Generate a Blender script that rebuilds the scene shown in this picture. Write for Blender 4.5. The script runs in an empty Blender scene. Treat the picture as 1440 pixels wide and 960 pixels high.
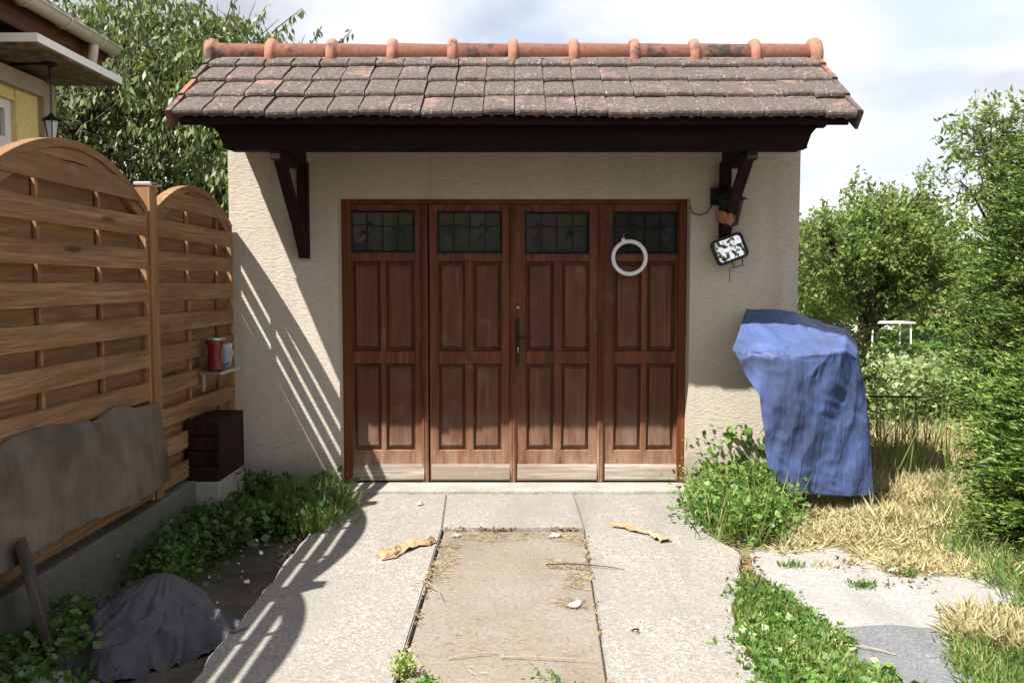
import bpy, bmesh, math, random
import numpy as np
from mathutils import Vector, Matrix, noise
random.seed(7); rng = np.random.default_rng(7)
sc = bpy.context.scene; C = sc.collection

# ------------------------------------------------------------ camera, sky, sun, exposure
F = 1230.0; CAM = Vector((0, -6.3, 1.48)); PITCH = math.radians(3.7); VPX = 725.0
cam = bpy.data.objects.new('camera', bpy.data.cameras.new('camera')); C.objects.link(cam)
cam.location = CAM; cam.rotation_euler = (math.radians(90) - PITCH, 0, 0)
cam.data.sensor_width = 36; cam.data.lens = 36 * F / 1440; cam.data.shift_x = -5 / 1440
cam.data.clip_start = 0.05; cam.data.clip_end = 2000
sc.camera = cam
SUNV = Vector((-1.08, -1.0, 2.08)).normalized()
EL = math.asin(SUNV.z); ROT = math.atan2(SUNV.x, SUNV.y) % (2 * math.pi)
w = bpy.data.worlds.new('World'); sc.world = w; w.use_nodes = True
nt = w.node_tree; N = nt.nodes; L = nt.links; bg = N['Background']; bg.inputs[1].default_value = 0.035
sky = N.new('ShaderNodeTexSky'); sky.sky_type = 'NISHITA'; sky.sun_disc = False
sky.sun_elevation = EL; sky.sun_rotation = ROT; sky.air_density = 1.0; sky.dust_density = 0.8
tc = N.new('ShaderNodeTexCoord'); sep = N.new('ShaderNodeSeparateXYZ'); L.new(tc.outputs['Generated'], sep.inputs[0])
ad = N.new('ShaderNodeMath'); ad.operation = 'ADD'; ad.inputs[1].default_value = 0.35; L.new(sep.outputs[2], ad.inputs[0])
mx = N.new('ShaderNodeMath'); mx.operation = 'MAXIMUM'; mx.inputs[1].default_value = 0.15; L.new(ad.outputs[0], mx.inputs[0])
dv = N.new('ShaderNodeVectorMath'); dv.operation = 'DIVIDE'; L.new(tc.outputs['Generated'], dv.inputs[0])
cb = N.new('ShaderNodeCombineXYZ'); L.new(mx.outputs[0], cb.inputs[0]); L.new(mx.outputs[0], cb.inputs[1]); L.new(mx.outputs[0], cb.inputs[2])
L.new(cb.outputs[0], dv.inputs[1])
def wnoise(scale, detail, rough, dist, off):
    mp = N.new('ShaderNodeMapping'); mp.inputs['Location'].default_value = off; mp.inputs['Scale'].default_value = (1, 1, 2.4)
    L.new(dv.outputs[0], mp.inputs[0])
    n = N.new('ShaderNodeTexNoise'); n.inputs['Scale'].default_value = scale; n.inputs['Detail'].default_value = detail
    n.inputs['Roughness'].default_value = rough; n.inputs['Distortion'].default_value = dist
    L.new(mp.outputs[0], n.inputs['Vector']); return n.outputs[0]
def wramp(src, p0, p1, c0=(0,0,0,1), c1=(1,1,1,1)):
    r = N.new('ShaderNodeValToRGB'); r.color_ramp.elements[0].position = p0; r.color_ramp.elements[1].position = p1
    r.color_ramp.elements[0].color = c0; r.color_ramp.elements[1].color = c1
    r.color_ramp.interpolation = 'EASE'; L.new(src, r.inputs[0]); return r.outputs[0]
cover = wramp(wnoise(1.7, 6, 0.5, 0.2, (0.2, 5.3, 2.1)), 0.34, 0.60, (.5, .5, .5, 1))
shade = wramp(wnoise(2.2, 5, 0.45, 0.3, (7.7, 2.2, 4.0)), 0.42, 0.70, (13.6, 13.6, 13.8, 1), (9.6, 11.2, 14.2, 1))
mixc = N.new('ShaderNodeMix'); mixc.data_type = 'RGBA'; L.new(cover, mixc.inputs[0])
L.new(sky.outputs[0], mixc.inputs[6]); L.new(shade, mixc.inputs[7]); L.new(mixc.outputs[2], bg.inputs[0])
sun = bpy.data.objects.new('sun', bpy.data.lights.new('sun', 'SUN')); C.objects.link(sun)
sun.data.energy = 5.0; sun.data.angle = math.radians(0.5); sun.data.color = (1, 0.955, 0.88)
sun.rotation_euler = (-SUNV).to_track_quat('-Z', 'Y').to_euler()
sc.view_settings.view_transform = 'Standard'; sc.view_settings.look = 'None'
sc.view_settings.exposure = 1.25; sc.view_settings.gamma = 1

# ------------------------------------------------------------ measuring: photo pixel -> real point
def ray(px, py):
    u = (px - VPX) / F; v = (480 - py) / F
    return Vector((u, math.cos(PITCH) + v * math.sin(PITCH), -math.sin(PITCH) + v * math.cos(PITCH)))
def P(px, py, Y):
    d = ray(px, py); return CAM + d * ((Y - CAM.y) / d.y)
def G(px, py, z=0.0):
    d = ray(px, py); return CAM + d * ((z - CAM.z) / d.z)

# ------------------------------------------------------------ mesh building
class MB:
    def __init__(s): s.v = []; s.f = []
    def add(s, vs, fs):
        o = len(s.v); s.v += [tuple(v) for v in vs]; s.f += [tuple(i + o for i in f) for f in fs]; return s
    def box(s, x0, x1, y0, y1, z0, z1, bev=0.0, M=None):
        if bev:
            b = bev; vs = []; 
            bm = bmesh.new(); bmesh.ops.create_cube(bm, size=1)
            for v in bm.verts: v.co = Vector(((x0+x1)/2 + v.co.x*(x1-x0), (y0+y1)/2 + v.co.y*(y1-y0), (z0+z1)/2 + v.co.z*(z1-z0)))
            bmesh.ops.bevel(bm, geom=bm.edges[:], offset=b, segments=1, affect='EDGES')
            bm.verts.index_update(); vs = [v.co.copy() for v in bm.verts]; fs = [[v.index for v in f.verts] for f in bm.faces]; bm.free()
        else:
            vs = [Vector(p) for p in ((x0,y0,z0),(x1,y0,z0),(x1,y1,z0),(x0,y1,z0),(x0,y0,z1),(x1,y0,z1),(x1,y1,z1),(x0,y1,z1))]
            fs = [(0,3,2,1),(4,5,6,7),(0,1,5,4),(1,2,6,5),(2,3,7,6),(3,0,4,7)]
        if M: vs = [M @ v for v in vs]
        return s.add(vs, fs)
    def prism(s, pts, axis, a, b):            # polygon in the plane normal to axis, extruded a..b
        n = len(pts)
        def mk(p, t): return {'x': (t, p[0], p[1]), 'y': (p[0], t, p[1]), 'z': (p[0], p[1], t)}[axis]
        return s.add([mk(p, a) for p in pts] + [mk(p, b) for p in pts],
                     [tuple(range(n)), tuple(range(2*n-1, n-1, -1))] + [(i, i+n, (i+1) % n + n, (i+1) % n) for i in range(n)])
    def tube(s, pts, rad, n=6, closed=False):
        pts = [Vector(p) for p in pts]; m = len(pts); rs = rad if hasattr(rad, '__len__') else [rad]*m
        vs = []; up = None
        for i, p in enumerate(pts):
            t = (pts[(i+1) % m] - pts[i-1]) if closed else (pts[min(i+1, m-1)] - pts[max(i-1, 0)])
            t.normalize() if t.length else None
            if up is None: up = t.orthogonal()
            a = (up - t * up.dot(t)); a = a.normalized() if a.length > 1e-6 else t.orthogonal().normalized(); up = a; b = t.cross(a)
            for k in range(n):
                an = 2*math.pi*k/n; vs.append(p + (a*math.cos(an) + b*math.sin(an)) * rs[i])
        fs = []
        for i in range(m if closed else m-1):
            j = (i+1) % m
            for k in range(n): fs.append((i*n+k, i*n+(k+1) % n, j*n+(k+1) % n, j*n+k))
        if not closed: fs += [tuple(range(n-1, -1, -1)), tuple((m-1)*n+k for k in range(n))]
        return s.add(vs, fs)
    def lathe(s, prof, c=(0,0,0), n=16):
        vs = []; fs = []; c = Vector(c)
        for (r, z) in prof:
            for k in range(n): a = 2*math.pi*k/n; vs.append(c + Vector((r*math.cos(a), r*math.sin(a), z)))
        for i in range(len(prof)-1):
            for k in range(n): fs.append((i*n+k, i*n+(k+1) % n, (i+1)*n+(k+1) % n, (i+1)*n+k))
        return s.add(vs, fs)
    def grid(s, fn, nu, nv):
        return s.add([fn(i/(nu-1), j/(nv-1)) for j in range(nv) for i in range(nu)],
                     [(j*nu+i, j*nu+i+1, (j+1)*nu+i+1, (j+1)*nu+i) for j in range(nv-1) for i in range(nu-1)])
    def mesh(s, name, mat, smooth=False):
        me = bpy.data.meshes.new(name); me.from_pydata(s.v, [], s.f)
        bm = bmesh.new(); bm.from_mesh(me); bmesh.ops.recalc_face_normals(bm, faces=bm.faces[:]); bm.to_mesh(me); bm.free()
        if mat: me.materials.append(mat)
        if smooth: me.polygons.foreach_set('use_smooth', [True]*len(me.polygons))
        return me
    def build(s, name, mat, parent=None, smooth=False, **kw):
        return link(s.mesh(name, mat, smooth), name, parent, **kw)
def link(me, name, parent=None, loc=(0,0,0), rot=(0,0,0), scale=(1,1,1)):
    o = bpy.data.objects.new(name, me); C.objects.link(o); o.parent = parent
    o.location = loc; o.rotation_euler = rot; o.scale = scale; return o
def tag(o, label=None, cat=None, group=None, kind=None):
    if label: o['label'] = label
    if cat: o['category'] = cat
    if group: o['group'] = group
    if kind: o['kind'] = kind
    return o
def thing(name, label, cat, loc=(0,0,0), group=None, rot=(0,0,0)):
    o = link(None, name, None, loc, rot); return tag(o, label, cat, group)
def quads(name, V, mat, parent=None, k=4, smooth=False):      # V: (n*k,3) array, one k-gon per k verts
    V = np.ascontiguousarray(V, dtype=np.float32).reshape(-1, 3); nq = len(V)//k
    me = bpy.data.meshes.new(name); me.vertices.add(len(V)); me.vertices.foreach_set('co', V.ravel())
    me.loops.add(len(V)); me.loops.foreach_set('vertex_index', np.arange(len(V), dtype=np.int32))
    me.polygons.add(nq); me.polygons.foreach_set('loop_start', np.arange(0, len(V), k, dtype=np.int32))
    me.materials.append(mat); me.update(calc_edges=True)
    return link(me, name, parent)

# ------------------------------------------------------------ materials
class Mat:
    def __init__(s, name, rough=0.8, spec=0.3, metal=0.0):
        s.m = bpy.data.materials.new(name); s.m.use_nodes = True; s.nt = s.m.node_tree
        s.N = s.nt.nodes; s.L = s.nt.links; s.b = s.N['Principled BSDF']
        s.b.inputs['Roughness'].default_value = rough; s.b.inputs['Metallic'].default_value = metal
        s.b.inputs['Specular IOR Level'].default_value = spec
        s.tc = s.N.new('ShaderNodeTexCoord'); s.bump = None
    def coord(s, scale=(1,1,1), rand=False, loc=(0,0,0)):
        mp = s.N.new('ShaderNodeMapping'); mp.inputs['Scale'].default_value = scale; mp.inputs['Location'].default_value = loc
        src = s.tc.outputs['Object']
        if rand:
            oi = s.N.new('ShaderNodeObjectInfo'); mu = s.N.new('ShaderNodeMath'); mu.operation = 'MULTIPLY'; mu.inputs[1].default_value = 37.0
            s.L.new(oi.outputs['Random'], mu.inputs[0])
            av = s.N.new('ShaderNodeVectorMath'); av.operation = 'ADD'; s.L.new(src, av.inputs[0]); s.L.new(mu.outputs[0], av.inputs[1]); src = av.outputs[0]
        s.L.new(src, mp.inputs[0]); return mp.outputs[0]
    def noise(s, co, scale=1, detail=5, rough=0.55, dist=0):
        n = s.N.new('ShaderNodeTexNoise'); s.L.new(co, n.inputs['Vector'])
        for k, v in (('Scale', scale), ('Detail', detail), ('Roughness', rough), ('Distortion', dist)): n.inputs[k].default_value = v
        return n.outputs[0]
    def vor(s, co, scale=1, out='Color', feat='F1'):
        n = s.N.new('ShaderNodeTexVoronoi'); n.feature = feat; s.L.new(co, n.inputs['Vector']); n.inputs['Scale'].default_value = scale; return n.outputs[out]
    def ramp(s, src, *stops, ease=False):
        r = s.N.new('ShaderNodeValToRGB'); e = r.color_ramp.elements
        while len(e) < len(stops): e.new(0.5)
        for el, (p, c) in zip(e, stops):
            el.position = p; el.color = (c, c, c, 1) if not hasattr(c, '__len__') else (*c, 1)
        s.L.new(src, r.inputs[0]); return r.outputs[0]
    def mix(s, fac, a, b, mode='MIX'):
        n = s.N.new('ShaderNodeMix'); n.data_type = 'RGBA'; n.blend_type = mode
        for v, i in ((fac, 0), (a, 6), (b, 7)):
            if hasattr(v, 'links'): s.L.new(v, n.inputs[i])
            else: n.inputs[i].default_value = v if i == 0 else (*v, 1)
        return n.outputs[2]
    def rnd(s):
        return s.N.new('ShaderNodeObjectInfo').outputs['Random']
    def island(s): return s.N.new('ShaderNodeNewGeometry').outputs['Random Per Island']
    def col(s, v):
        if hasattr(v, 'links'): s.L.new(v, s.b.inputs['Base Color'])
        else: s.b.inputs['Base Color'].default_value = (*v, 1)
        return s
    def rgh(s, v): s.L.new(v, s.b.inputs['Roughness']); return s
    def bmp(s, h, strength=0.4, dist=0.01):
        n = s.N.new('ShaderNodeBump'); n.inputs['Strength'].default_value = strength; n.inputs['Distance'].default_value = dist
        s.L.new(h, n.inputs['Height'])
        if s.bump: s.L.new(s.bump.outputs[0], n.inputs['Normal'])
        s.bump = n; s.L.new(n.outputs[0], s.b.inputs['Normal']); return s

def wood(name, dark, mid, light, axis, rough=0.75, grain=60, spec=0.25, wear=None, knots=False, foot=None):
    m = Mat(name, rough, spec); sc3 = {'x': (2.5, grain, grain), 'y': (grain, 2.5, grain), 'z': (grain, grain, 2.5)}[axis]
    sc2 = {'x': (.6, 9, 9), 'y': (9, .6, 9), 'z': (9, 9, .6)}[axis]
    g = m.noise(m.coord(sc3, True), 1, 6, 0.62, 0.3); b = m.noise(m.coord(sc2, True), 1, 4, 0.5, 1.2)
    c = m.ramp(b, (0.3, dark), (0.52, mid), (0.75, light))
    c = m.mix(m.ramp(g, (0.38, 0.85), (0.62, 0.0)), c, dark)
    c = m.mix(m.ramp(m.rnd(), (0, 0.0), (0.5, 0.12), (1, 0.55)), c, dark)
    if wear: c = m.mix(m.ramp(m.noise(m.coord((6,6,6), True), 1, 8, 0.7), (0.54, 0.0), (0.74, 0.5)), c, wear)
    if foot:                                # rain-bleached lower part of the doors
        sp = m.N.new('ShaderNodeSeparateXYZ'); m.L.new(m.tc.outputs['Object'], sp.inputs[0])
        pat = m.mix(1.0, m.ramp(sp.outputs[2], (0.10, 0.95), (0.58, 0.0)), m.ramp(m.noise(m.coord((12, 12, 2.5), True), 1, 7, 0.7), (0.35, 0.1), (0.62, 1.0)), 'MULTIPLY')
        c = m.mix(pat, c, foot)
    if knots:
        k = m.vor(m.coord({'y': (3, 1.1, 6)}[axis], True), 1, 'Distance')
        c = m.mix(m.ramp(k, (0.06, 0.95), (0.12, 0.0)), c, [v*0.45 for v in dark])
    m.col(c).bmp(g, 0.35, 0.003); return m.m
def leafmat(name, cols, trans=0.35, rough=0.45, tint=0.35):
    m = Mat(name, rough, 0.5); r = m.island()
    st = [(i/(len(cols)-1), c) for i, c in enumerate(cols)]
    c = m.ramp(r, *st)
    c = m.mix(m.ramp(m.noise(m.coord((2.2, 2.2, 2.2)), 1, 3, 0.5), (0.36, 0.5), (0.62, 0.0)), c, cols[0])
    m.col(c); t = m.N.new('ShaderNodeBsdfTranslucent'); m.L.new(m.mix(tint, c, (0.25, 0.34, 0.04), 'MIX'), t.inputs[0])
    mx = m.N.new('ShaderNodeMixShader'); mx.inputs[0].default_value = trans
    m.L.new(m.b.outputs[0], mx.inputs[1]); m.L.new(t.outputs[0], mx.inputs[2]); m.L.new(mx.outputs[0], m.N['Material Output'].inputs[0]); return m.m
def plain(name, c, rough=0.6, metal=0.0, spec=0.4, var=0.15):
    m = Mat(name, rough, spec, metal); n = m.noise(m.coord((14,14,14), True), 1, 6, 0.65)
    m.col(m.mix(m.ramp(n, (0.35, var*2), (0.65, 0.0)), c, [v*0.55 for v in c])); return m.m

def stucco(name, base, dirt, streak=(9, 9, 60), stains=False):
    m = Mat(name, 0.92, 0.15)
    h = m.noise(m.coord(streak), 1, 5, 0.6, 0.6); f = m.noise(m.coord((110,110,160)), 1, 3, 0.6)
    big = m.noise(m.coord((0.7,0.7,0.5)), 1, 5, 0.6)
    c = m.mix(m.ramp(big, (0.35, 0.0), (0.75, 0.5)), base, dirt)
    c = m.mix(m.ramp(h, (0.30, 0.55), (0.52, 0.0)), c, [v*0.6 for v in base])
    sp = m.N.new('ShaderNodeSeparateXYZ'); m.L.new(m.tc.outputs['Object'], sp.inputs[0])
    low = m.ramp(sp.outputs[2], (0.0, 0.55), (0.45, 0.0))
    c = m.mix(low, c, dirt)
    if stains:                       # rain runs, rising damp and patched render
        run = m.noise(m.coord((4.5, 4.5, 0.35)), 1, 6, 0.65, 0.3)
        c = m.mix(m.ramp(run, (0.52, 0.0), (0.72, 0.42)), c, [v*0.72 for v in dirt])
        damp = m.N.new('ShaderNodeMath'); damp.operation = 'MULTIPLY_ADD'; damp.inputs[1].default_value = -1.7; damp.inputs[2].default_value = 0.55
        m.L.new(sp.outputs[2], damp.inputs[0]); dn = m.noise(m.coord((5, 5, 5)), 1, 8, 0.7)
        da = m.N.new('ShaderNodeMath'); m.L.new(damp.outputs[0], da.inputs[0]); m.L.new(dn, da.inputs[1])
        c = m.mix(m.ramp(da.outputs[0], (0.55, 0.0), (0.85, 0.6)), c, [v*0.6 for v in dirt])
        c = m.mix(m.ramp(m.noise(m.coord((30,30,60)), 1, 3, 0.7), (0.66, 0.0), (0.74, 0.5)), c, [v*0.45 for v in dirt])
    m.col(c).bmp(h, 0.6, 0.009).bmp(f, 0.4, 0.004); return m.m
M = {}
M['wall'] = stucco('stucco', (0.53, 0.475, 0.40), (0.38, 0.335, 0.275), (22, 22, 72), True)
M['reveal'] = stucco('reveal_plaster', (0.42, 0.38, 0.31), (0.3, 0.26, 0.2), (12,12,12))
M['door'] = wood('door_wood', (0.068, 0.020, 0.009), (0.165, 0.050, 0.020), (0.25, 0.085, 0.035), 'z', 0.5, 70, 0.3, wear=(0.22, 0.11, 0.065), foot=(0.34, 0.22, 0.15))
M['door_panel'] = wood('panel_wood', (0.080, 0.029, 0.016), (0.145, 0.058, 0.032), (0.20, 0.088, 0.052), 'z', 0.6, 90, 0.3, wear=(0.22, 0.14, 0.095), foot=(0.27, 0.19, 0.14))
M['door_frame'] = wood('frame_wood', (0.09, 0.025, 0.008), (0.19, 0.06, 0.018), (0.26, 0.09, 0.03), 'z', 0.5, 60)
M['weathered'] = wood('bleached_wood', (0.17, 0.135, 0.105), (0.31, 0.265, 0.22), (0.42, 0.375, 0.33), 'x', 0.85, 60, wear=(0.40, 0.33, 0.26))
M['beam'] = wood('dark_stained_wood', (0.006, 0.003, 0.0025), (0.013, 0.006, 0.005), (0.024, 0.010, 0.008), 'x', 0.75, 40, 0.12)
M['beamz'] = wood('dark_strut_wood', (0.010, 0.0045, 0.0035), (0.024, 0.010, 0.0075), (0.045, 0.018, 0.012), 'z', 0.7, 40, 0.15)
M['fence'] = wood('fence_wood', (0.15, 0.078, 0.036), (0.31, 0.170, 0.080), (0.43, 0.26, 0.135), 'y', 0.8, 95, wear=(0.26, 0.20, 0.14), knots=True)
M['fencez'] = wood('fence_post_wood', (0.19, 0.095, 0.04), (0.38, 0.205, 0.09), (0.50, 0.30, 0.14), 'z', 0.75, 55)
M['fascia'] = wood('fascia_wood', (0.07, 0.025, 0.01), (0.16, 0.06, 0.025), (0.22, 0.09, 0.04), 'y', 0.7, 30)
# clay roof tile: terracotta body, weathered grey-brown crust and pale lichen spots
def clay(name, crust, lich=1.0, b0=(0.33, 0.115, 0.065), b1=(0.50, 0.20, 0.12)):
    m = Mat(name, 0.88, 0.15); co = m.coord((1,1,1), True)
    n = m.noise(co, 14, 8, 0.7, 0.4); n2 = m.noise(co, 4.5, 5, 0.6)
    body = m.ramp(m.noise(co, 30, 4), (0.3, b0), (0.7, b1))
    cr = m.ramp(m.noise(co, 45, 6, 0.7), (0.3, (0.045, 0.035, 0.032)), (0.55, (0.105, 0.085, 0.078)), (0.78, (0.20, 0.165, 0.15)))
    rd = m.N.new('ShaderNodeMath'); rd.operation = 'MULTIPLY_ADD'; rd.inputs[1].default_value = 0.30; rd.inputs[2].default_value = crust
    m.L.new(m.rnd(), rd.inputs[0])
    sm = m.N.new('ShaderNodeMath'); sm.operation = 'ADD'; m.L.new(n, sm.inputs[0]); m.L.new(rd.outputs[0], sm.inputs[1])
    s2 = m.N.new('ShaderNodeMath'); s2.operation = 'ADD'; m.L.new(sm.outputs[0], s2.inputs[0]); m.L.new(n2, s2.inputs[1])
    c = m.mix(m.ramp(s2.outputs[0], (0.82, 0.0), (1.08, 1.0)), body, cr)
    li = m.vor(co, 42, 'Distance'); ln = m.noise(co, 9, 3)
    lf = m.mix(1.0, m.ramp(li, (0.12, 1.0), (0.30, 0.0)), m.ramp(ln, (0.47, 0.0), (0.62, lich)), 'MULTIPLY')
    c = m.mix(lf, c, (0.62, 0.59, 0.52))
    m.col(c).bmp(n, 0.5, 0.006).bmp(m.noise(co, 120, 3), 0.3, 0.003); return m.m
M['tile'] = clay('weathered_clay_tile', 0.0, 0.5, (0.17, 0.10, 0.085), (0.27, 0.165, 0.14)); M['ridge'] = clay('ridge_clay', -0.38, 0.0, (0.27, 0.118, 0.080), (0.37, 0.18, 0.13)); M['verge'] = clay('verge_clay', -0.15, 0.3, (0.24, 0.085, 0.05), (0.36, 0.14, 0.09))
M['mortar'] = plain('ridge_mortar', (0.16, 0.13, 0.12), 0.95)
M['iron'] = plain('black_iron', (0.012, 0.012, 0.016), 0.45, 0.3)
M['steel'] = plain('worn_steel', (0.55, 0.54, 0.50), 0.3, 0.9, var=0.1)
g = Mat('dark_pane', 0.05, 0.9); g.col((0.03, 0.032, 0.036)).bmp(g.noise(g.coord((2.5,2.5,2.5), True), 1, 2), 0.25, 0.02); M['pane'] = g.m
M['white_plastic'] = plain('white_plastic', (0.82, 0.81, 0.86), 0.35, var=0.03)
M['mirror'] = None
g = Mat('mirror_glass', 0.06, 0.5, 1.0); g.col((0.85, 0.87, 0.88)).bmp(g.noise(g.coord((17,17,17)), 1, 1), 0.18, 0.05); M['mirror'] = g.m
M['rag'] = plain('orange_cloth', (0.38, 0.16, 0.09), 0.95, var=0.3)
M['concrete'] = stucco('concrete', (0.34, 0.33, 0.30), (0.2, 0.19, 0.15), (20,20,20))
M['white_paint'] = plain('white_paint', (0.78, 0.77, 0.72), 0.5, var=0.06)
M['bark'] = wood('bark', (0.035, 0.028, 0.022), (0.09, 0.075, 0.06), (0.16, 0.14, 0.115), 'z', 0.95, 30)
# exposed aggregate slab
def aggregate(name, c1, c2, c3, big, top=(0.42, 0.385, 0.345)):
    m = Mat(name, 0.9, 0.2); co = m.coord(); v = m.vor(co, 80); d = m.vor(co, 80, 'Distance')
    v2 = m.vor(co, 150)
    se = m.N.new('ShaderNodeSeparateColor'); m.L.new(v, se.inputs[0]); s2 = m.N.new('ShaderNodeSeparateColor'); m.L.new(v2, s2.inputs[0])
    c = m.ramp(se.outputs[0], (0.0, c1), (0.4, c2), (0.72, c3), (0.90, top)); cc = m.ramp(s2.outputs[1], (0.0, [x*.8 for x in c1]), (0.6, c2), (1.0, top))
    c = m.mix(m.ramp(m.noise(co, 6, 4), (0.4, 0.0), (0.6, 0.8)), c, cc)
    c = m.mix(m.ramp(d, (0.35, 0.0), (0.62, 0.6)), c, big)
    c = m.mix(m.ramp(m.noise(co, 1.1, 9, 0.7, 0.4), (0.42, 0.0), (0.66, 0.75)), c, [x*.82 for x in big])
    c = m.mix(m.ramp(m.noise(m.coord((3.2, 0.5, 1)), 1, 6, 0.6), (0.52, 0.0), (0.72, 0.5)), c, [x*.62 for x in big])
    c = m.mix(m.ramp(m.noise(co, 7, 8, 0.8), (0.60, 0.0), (0.70, 0.5)), c, (0.13, 0.12, 0.10))
    m.col(c).bmp(d, 0.5, 0.004).bmp(m.noise(co, 3, 4), 0.2, 0.02); return m.m
M['slab'] = aggregate('exposed_aggregate', (0.14, 0.13, 0.12), (0.23, 0.21, 0.19), (0.30, 0.25, 0.215), (0.26, 0.245, 0.22))
def soil(name, a, b, c, sc_=3.0):
    m = Mat(name, 0.95, 0.1); co = m.coord(); n = m.noise(co, sc_, 10, 0.65, 0.3)
    x = m.ramp(n, (0.3, a), (0.5, b), (0.7, c)); x = m.mix(m.ramp(m.noise(co, 70, 4, 0.7), (0.35, 0.5), (0.6, 0.0)), x, [v*0.6 for v in a])
    m.col(x).bmp(m.noise(co, 40, 6, 0.7), 0.5, 0.01).bmp(n, 0.4, 0.03); return m.m
M['pit'] = soil('smooth_dusty_concrete', (0.19, 0.16, 0.125), (0.235, 0.20, 0.165), (0.265, 0.24, 0.21), 1.6)
M['gravel'] = aggregate('pale_compacted_gravel', (0.17, 0.165, 0.155), (0.27, 0.265, 0.25), (0.33, 0.32, 0.30), (0.29, 0.28, 0.26), (0.40, 0.39, 0.37))
M['asphalt'] = aggregate('worn_asphalt', (0.09, 0.093, 0.10), (0.14, 0.143, 0.15), (0.17, 0.173, 0.18), (0.155, 0.16, 0.168), (0.26, 0.26, 0.26))
M['road'] = soil('road_asphalt', (0.04,0.04,0.042), (0.055,0.055,0.057), (0.07,0.07,0.072), 1.0)
M['threshold'] = soil('threshold_concrete', (0.25, 0.235, 0.21), (0.33, 0.315, 0.29), (0.40, 0.385, 0.36), 4)
gm = Mat('garden_ground', 0.95, 0.1); co = gm.coord()
gc = gm.ramp(gm.noise(co, 1.4, 9, 0.65), (0.3, (0.08, 0.065, 0.04)), (0.48, (0.19, 0.145, 0.08)), (0.62, (0.28, 0.22, 0.13)))
gc = gm.mix(gm.ramp(gm.noise(co, 0.35, 6, 0.6), (0.5, 0.0), (0.62, 0.7)), gc, (0.10, 0.13, 0.04))
gm.col(gc).bmp(gm.noise(co, 25, 6, 0.7), 0.6, 0.03); M['ground'] = gm.m
M['dark_soil'] = soil('damp_dark_soil', (0.045, 0.04, 0.03), (0.085, 0.075, 0.055), (0.13, 0.115, 0.085), 3)
def fabric(name, c, c2, rough=0.55, trans=0.0, crease=0.35):
    m = Mat(name, rough, 0.3); co = m.coord(); n = m.noise(co, 3, 6, 0.6, 0.5)
    col = m.ramp(n, (0.35, c), (0.65, c2)); m.col(col).bmp(m.noise(m.coord((14, 14, 3)), 1, 4, 0.5, 1.2), crease, 0.02).bmp(m.noise(co, 250, 2), 0.15, 0.002)
    if trans:
        t = m.N.new('ShaderNodeBsdfTranslucent'); m.L.new(col, t.inputs[0]); x = m.N.new('ShaderNodeMixShader'); x.inputs[0].default_value = trans
        m.L.new(m.b.outputs[0], x.inputs[1]); m.L.new(t.outputs[0], x.inputs[2]); m.L.new(x.outputs[0], m.N['Material Output'].inputs[0])
    return m.m
M['blue_tarp'] = fabric('blue_tarp', (0.042, 0.056, 0.115), (0.068, 0.105, 0.25), 0.5, 0.0, 0.6)
M['brown_tarp'] = fabric('brown_tarp', (0.065, 0.05, 0.038), (0.15, 0.12, 0.095), 0.6, 0.0, 0.9)
M['violet_tarp'] = fabric('violet_tarp', (0.036, 0.034, 0.040), (0.070, 0.066, 0.078), 0.65, 0.0, 0.8)
M['cardboard'] = fabric('cardboard', (0.27, 0.165, 0.09), (0.40, 0.27, 0.17), 0.9)
M['paper'] = plain('white_paper', (0.55, 0.54, 0.51), 0.9, var=0.3)
M['straw'] = leafmat('straw', [(0.22, 0.16, 0.09), (0.36, 0.27, 0.15), (0.42, 0.34, 0.21), (0.28, 0.24, 0.13)], 0.15, 0.7)
M['dry'] = leafmat('dry_grass', [(0.30, 0.23, 0.11), (0.46, 0.38, 0.20), (0.54, 0.47, 0.28), (0.24, 0.28, 0.09)], 0.2, 0.7)
M['cherry'] = leafmat('cherry_leaves', [(0.035, 0.06, 0.015), (0.07, 0.11, 0.025), (0.12, 0.165, 0.045), (0.19, 0.235, 0.075), (0.29, 0.30, 0.11)], 0.3, 0.48)
M['apple'] = leafmat('apple_leaves', [(0.08, 0.14, 0.025), (0.14, 0.23, 0.045), (0.22, 0.32, 0.08), (0.30, 0.33, 0.10)], 0.45)
M['conifer'] = leafmat('conifer_needles', [(0.035, 0.07, 0.01), (0.08, 0.15, 0.02), (0.14, 0.23, 0.03), (0.26, 0.34, 0.05)], 0.12, 0.6, 0.1)
M['weed'] = leafmat('weed_leaves', [(0.05, 0.12, 0.02), (0.10, 0.21, 0.035), (0.17, 0.30, 0.06), (0.26, 0.33, 0.09)], 0.35)
M['grass'] = leafmat('green_grass', [(0.06, 0.12, 0.02), (0.12, 0.21, 0.04), (0.22, 0.28, 0.08), (0.36, 0.34, 0.14)], 0.35)
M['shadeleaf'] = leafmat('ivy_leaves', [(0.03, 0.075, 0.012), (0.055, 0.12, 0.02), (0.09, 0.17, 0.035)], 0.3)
M['yellow_flower'] = leafmat('marigold_petals', [(0.70, 0.30, 0.01), (0.80, 0.45, 0.02)], 0.3)
M['white_flower'] = leafmat('white_petals', [(0.75, 0.75, 0.70), (0.8, 0.8, 0.78)], 0.3)

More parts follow.
